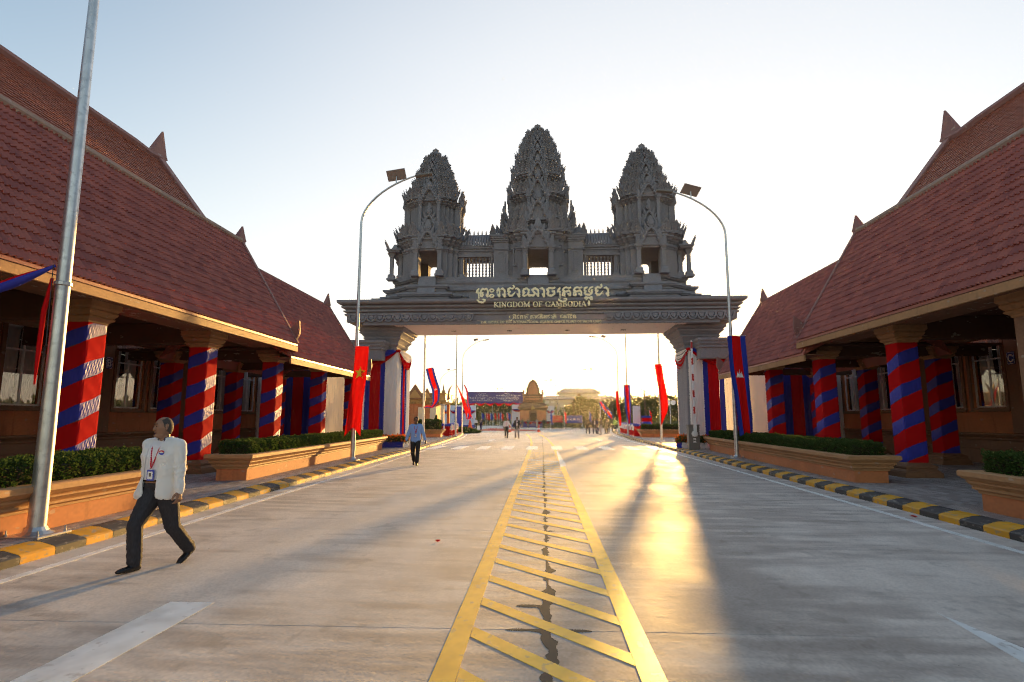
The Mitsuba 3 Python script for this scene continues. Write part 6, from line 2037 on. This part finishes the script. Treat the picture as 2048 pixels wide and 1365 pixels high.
    if lanyard:
        front = .016 + .105 * B + .02 if not fine else .152
        yb = .130 * B + .012
        pts = [(-.068, .03, 1.44), (-.05, yb - .035, 1.34), (-.012, yb + .004, 1.16), (.0, yb + .010, 1.12), (.012, yb + .004, 1.16), (.05, yb - .035, 1.34), (.068, .03, 1.44)]
        lay(MB().add(tube([np.array(p) + ln_ * .9 for p in pts], .0075 if fine else .011, 6)), 'm_lanyard', 'lanyard')
        kk = lay(MB().add(box(-.045, .045, yb + .006, yb + .014, .985, 1.105), M4(0, ln_[1] * .8, 0)), 'm_badge_blue', 'badge')
        lay(MB().add(box(-.033, .033, yb + .0145, yb + .016, 1.0, 1.085), M4(0, ln_[1] * .8, 0)), 'm_white', 'badge_card')
        lay(MB().add(box(-.013, .013, yb + .0165, yb + .0175, 1.03, 1.07), M4(0, ln_[1] * .8, 0)), 'm_grey_plastic', 'badge_photo')
    if jacket:
        open_w = P.get('open', .07)
        g = .029 if fine else .033
        J = torso(g) + [hull(*[ball(p - [0, 0, .13], np.asarray(r) * [1.0, 1.0, .5] + g + .012) for p, r in pelv], *[ball(p, np.asarray(r) + g) for p, r in waist], *([ball((.20, .10, .80), .05)] if fine else []))] + arms(.019 if fine else .024, .96)
        for b_, c_ in zip(el, wr):
            c2 = b_ + (c_ - b_) * .93
            J += [hull(ball(b_ + (c_ - b_) * .6, .060), ball(b_ + (c_ - b_) * .8, .064), ball(c2, .05))]
        J = union(J)
        zb = P.get('hem', .80)
        J = J.trim_by_plane((0, 0, 1), zb)
        inner = union([hull(*[ball(p, np.asarray(r) + .020) for p, r in shd], *[ball(p, np.asarray(r) + .021) for p, r in chest]), hull(*[ball(p, np.asarray(r) + .021) for p, r in chest], *[ball(p, np.asarray(r) + .021) for p, r in waist]), hull(*[ball(p, np.asarray(r) + .021) for p, r in waist], *[ball(p - [0, 0, .25], np.asarray(r) + .024) for p, r in pelv])])
        wedge = m3.Manifold.hull_points(np.array([(q * w_, yy, zz) for q in (-1, 1) for w_, zz in ((open_w * .9, 1.46), (open_w * 1.35, .70)) for yy in (.03, .5)]) + [P.get('open_x', 0), 0, 0])
        neck = m3.Manifold.hull_points(np.vstack([ball((0, .0, 1.47) + ln_, (.082, .085, .05)), ball((0, .07, 1.44) + ln_, (.07, .06, .05))]))
        J = J - inner.trim_by_plane((0, 0, -1), -1.36) - wedge - neck
        t = soft(J, e * .9, 3)
        v = np.array(t.vertices)
        n_ = np.array(t.vertex_normals)
        v += n_ * ((meshkit.fbm(v * [7, 7, 12], 4, 21) - .5) * (.030 if fine else .02))[:, None]
        if fine:
            for b_ in el:
                d = np.linalg.norm(v - b_, axis=1)
                v += n_ * (.007 * np.exp(-(d / .12) ** 2) * np.sin(v[:, 2] * 110 + v[:, 1] * 40))[:, None]
        lay(trimesh.Trimesh(v, t.faces, process=False), jacket, 'jacket', sm=50)
        if fine:
            rings = []
            for aa in np.linspace(-2.45, 2.45, 24) - math.pi / 2:
                o = np.array([math.cos(aa), math.sin(aa)])
                fr = max(0, o[1])
                rings.append([(.086 * o[0], -.006 + .084 * o[1], 1.43 - .03 * fr), (.080 * o[0], -.014 + .078 * o[1], 1.478 - .02 * fr), (.116 * o[0], -.010 + .118 * o[1], 1.415 - .055 * fr), (.112 * o[0], -.010 + .112 * o[1], 1.400 - .055 * fr)])
            lay(MB().add(loft(rings, cap=False, closed=False)), jacket, 'jacket_collar')
            ey_ = v[(abs(v[:, 0] + .118) < .025) & (abs(v[:, 2] - 1.30) < .03), 1].max() + .003
            em = uniq(k + '__chest_emblem')
            for nm, poly, bs, off in (('red_half', Point(0, 0).buffer(.027).intersection(sbox(-1, 0, 1, 1)), 'm_lanyard', 0), ('blue_half', Point(0, 0).buffer(.027).intersection(sbox(-1, -1, 1, 0)), 'm_badge_blue', 0), ('white_mark', unary_union([sbox(-.02, -.004, .02, .004), sbox(-.010, -.004, .010, .012)]), 'm_white', .002)):
                m = extrude(poly, off, off + .005, frame((-.118, ey_, 1.30), (.93, .34, 0), (0, .12, .99), (-.34, .93, -.12)))
                v, f = m.vf()
                put(nm, (v @ W[:3, :3].T + W[:3, 3], f), bs, em)
            kc = MB()
            kc.add(tube([(.135, .105, .965), (.14, .118, .90), (.142, .122, .84)], .006, 6)).add(lathe([(0, 0), (.018, 0), (.018, .006), (0, .006)], 12), frame((.142, .128, .85), (1, 0, 0), (0, 0, 1), (0, -1, 0)))
            kc.box(.134, .150, .122, .128, .77, .84).box(.126, .134, .124, .129, .80, .86).box(.150, .158, .124, .130, .79, .85)
            lay(kc, 'm_metal', 'key_bunch')
    return k


mat('m_skin', (.27, .145, .095), .55, .35)
mat('m_skin_dark', (.16, .085, .055), .55, .35)
mat('m_hair', (.012, .010, .009), .5, .4)
mat('m_hair_grey', (.06, .05, .045), .7, .3)
mat('m_eye', (.02, .015, .012), .2, .5)
mat('m_shirt_white', (.72, .70, .72), .75, .2)
mat('m_jacket_white', (.74, .72, .70), .8, .2)
mat('m_shirt_blue', (.23, .38, .72), .75, .2)
mat('m_trouser_dark', proc(lambda p, n, uv: C3((.032, .030, .036)) * (.7 + .6 * noise(p.x * 130, p.y * 130, p.z * 30))), .75, .3)
mat('m_trouser_black', (.016, .015, .018), .7, .3)
mat('m_trouser_grey', (.36, .32, .29), .8, .2)
mat('m_shoe', (.012, .011, .011), .3, .5)
mat('m_suit', (.022, .021, .024), .7, .3)
mat('m_uniform', (.17, .145, .10), .8, .2)
mat('m_camo', paint((.05, .07, .035), (.10, .085, .05), .3), .85, .2)
mat('m_vest', (.30, .42, .10), .7, .2)
mat('m_navy', (.025, .02, .07), .7, .3)
mat('m_lanyard', (.55, .02, .04), .6, .3)
mat('m_badge_blue', (.06, .09, .45), .4, .5)

MAN = person('person in an open white jacket with a red lanyard walking past the front lamp post', -4.36, 6.46, math.atan2(-.99, -.15), 1.665,
             dict(lf=(-.13, -.35), rf=(.075, .21), lift=(.05, .0), pitch=(.42, -.05), toe=(-.05, .12), lh=(-.31, .06, .77), rh=(.26, -.05, .80), turn=-.55, open=.075, open_x=.02, hem=.765, tucked=True,
                  elbow=((-.5, -1, .0), (.5, -1, 0))),
             skin='m_skin', top='m_shirt_white', legs='m_trouser_dark', fine=True, jacket='m_jacket_white', collar='m_navy', lanyard=True, buzz=True, hair='m_hair_grey', build=1.13, gather=None)
person('person in a light blue shirt and lanyard walking towards us beside the kerb', -4.55, 20.6, math.atan2(-1, .18), 1.72,
       dict(lf=(-.06, .22), rf=(.06, -.20), lift=(0, .06), pitch=(-.1, .4), lh=(-.36, .02, .80), rh=(.36, .02, .80), tucked=False, turn=.1), skin='m_skin_dark', top='m_shirt_blue', legs='m_trouser_black', lanyard=True, gather=None)
person('person in a white shirt walking left of the two men on the crossing road', -3.05, 49.2, math.atan2(-1, .25), 1.72, dict(lf=(-.04, .22), rf=(.06, -.22), lift=(0, .07), pitch=(0, .4), lh=(-.42, .0, .90), rh=(.30, .05, .80), tucked=True), skin='m_skin_dark', top='m_shirt_white', legs='m_trouser_black', lanyard=True)
person('person in a dark open jacket and pale trousers holding a hand to the chest', -2.08, 48.0, math.atan2(-1, -.05), 1.78, dict(lf=(-.12, .08), rf=(.14, -.08), lh=(-.02, .24, 1.30), rh=(.34, .02, .82), open=.06, hem=.78, elbow=((-.8, -.3, -.6), (.5, -1, 0))), skin='m_skin_dark', top='m_shirt_white', legs='m_trouser_grey', jacket='m_suit')
person('person in a black suit with hands on hips, leftmost of the standing group', 5.08, 64.2, math.atan2(1, .2), 1.78, dict(lf=(-.15, 0), rf=(.17, 0), lh=(-.20, .02, 1.0), rh=(.34, .02, .84), open=.01, hem=.74, elbow=((-1, -.3, 0), (.6, -1, 0))), top='m_suit', legs='m_suit', jacket='m_suit', build=1.12, gather='standing group by the right kerb')
person('person in a dark suit with a pale shirt front, second in the standing group', 5.72, 63.2, math.atan2(-1, .1), 1.70, dict(lf=(-.2, 0), rf=(.14, 0), open=.05, hem=.76), top='m_shirt_white', legs='m_suit', jacket='m_suit', gather='standing group by the right kerb')
person('person in dark blue half hidden behind the tan clad one', 6.02, 63.4, math.atan2(-.3, 1), 1.72, dict(lf=(-.1, 0), rf=(.1, .05)), top='m_navy', legs='m_navy', gather='standing group by the right kerb')
person('person in tan clothes looking down, seen from the side in the standing group', 6.28, 61.6, math.atan2(.2, -1), 1.74, dict(lf=(-.08, 0), rf=(.08, .04), nod=.5, lh=(-.15, .28, 1.05), rh=(.15, .28, 1.05)), top='m_uniform', legs='m_trouser_grey', gather='standing group by the right kerb')
person('person in a brown uniform and cap right in the standing group', 7.30, 65.6, math.atan2(-.6, -1), 1.74, dict(lf=(-.13, 0), rf=(.13, .03)), top='m_uniform', legs='m_uniform', cap=True, hair='m_camo', gather='standing group by the right kerb')
person('person in trousers just behind the uniformed one', 7.62, 66.8, math.atan2(-1, -.2), 1.66, dict(), top='m_uniform', legs='m_trouser_black', gather='standing group by the right kerb')
person('guard in dark clothes with a pale vest at the end of the right kerb', 9.3, 74., math.atan2(-1, -.3), 1.74, dict(tucked=False), top='m_vest', legs='m_trouser_black', cap=True, hair='m_camo', gather='standing group by the right kerb')
for i, (x, y, t_, l_, d) in enumerate(((-15.2, 104, 'm_suit', 'm_suit', 'lone person in black under the left end of the banner'), (-9.95, 86, 'm_shirt_white', 'm_trouser_black', 'person in white turned towards the one in navy under the banner'), (-9.2, 86.4, 'm_navy', 'm_navy', 'person in navy with their back to us under the banner'), (-2.55, 105, 'm_uniform', 'm_uniform', 'pale guard left of the shrine door'), (-1.75 - 1.9, 105.5, 'm_uniform', 'm_uniform', 'outer pale guard left of the shrine'), (-.95, 105, 'm_trouser_grey', 'm_trouser_grey', 'pale guard right of the shrine door'), (.35, 104.5, 'm_camo', 'm_camo', 'dark guard at the right end of the shrine rail'))):
    person(d, x, y, -1.5 + .3 * (i % 3) if i != 2 else 1.4, 1.72, dict(lh=(-.28, .06, .82)), top=t_, legs=l_, gather='small people beyond the banner' if i < 3 else 'guards in front of the shrine')

# ------------------------------------------------------------------ morning haze
scene['air'] = {'type': 'homogeneous', 'albedo': rgb((.96, .96, .96)), 'sigma_t': HAZE, 'phase': {'type': 'hg', 'g': .88}}
scene['haze'] = {'type': 'cube', 'to_world': T().translate([0, 450, 13]).scale([420, 480, 14.5]), 'bsdf': {'type': 'null'}, 'interior': {'type': 'ref', 'id': 'air'}}
labels['haze'] = {'kind': 'stuff', 'label': 'warm morning haze', 'category': 'haze'}
scene['camera']['medium'] = {'type': 'ref', 'id': 'air'}
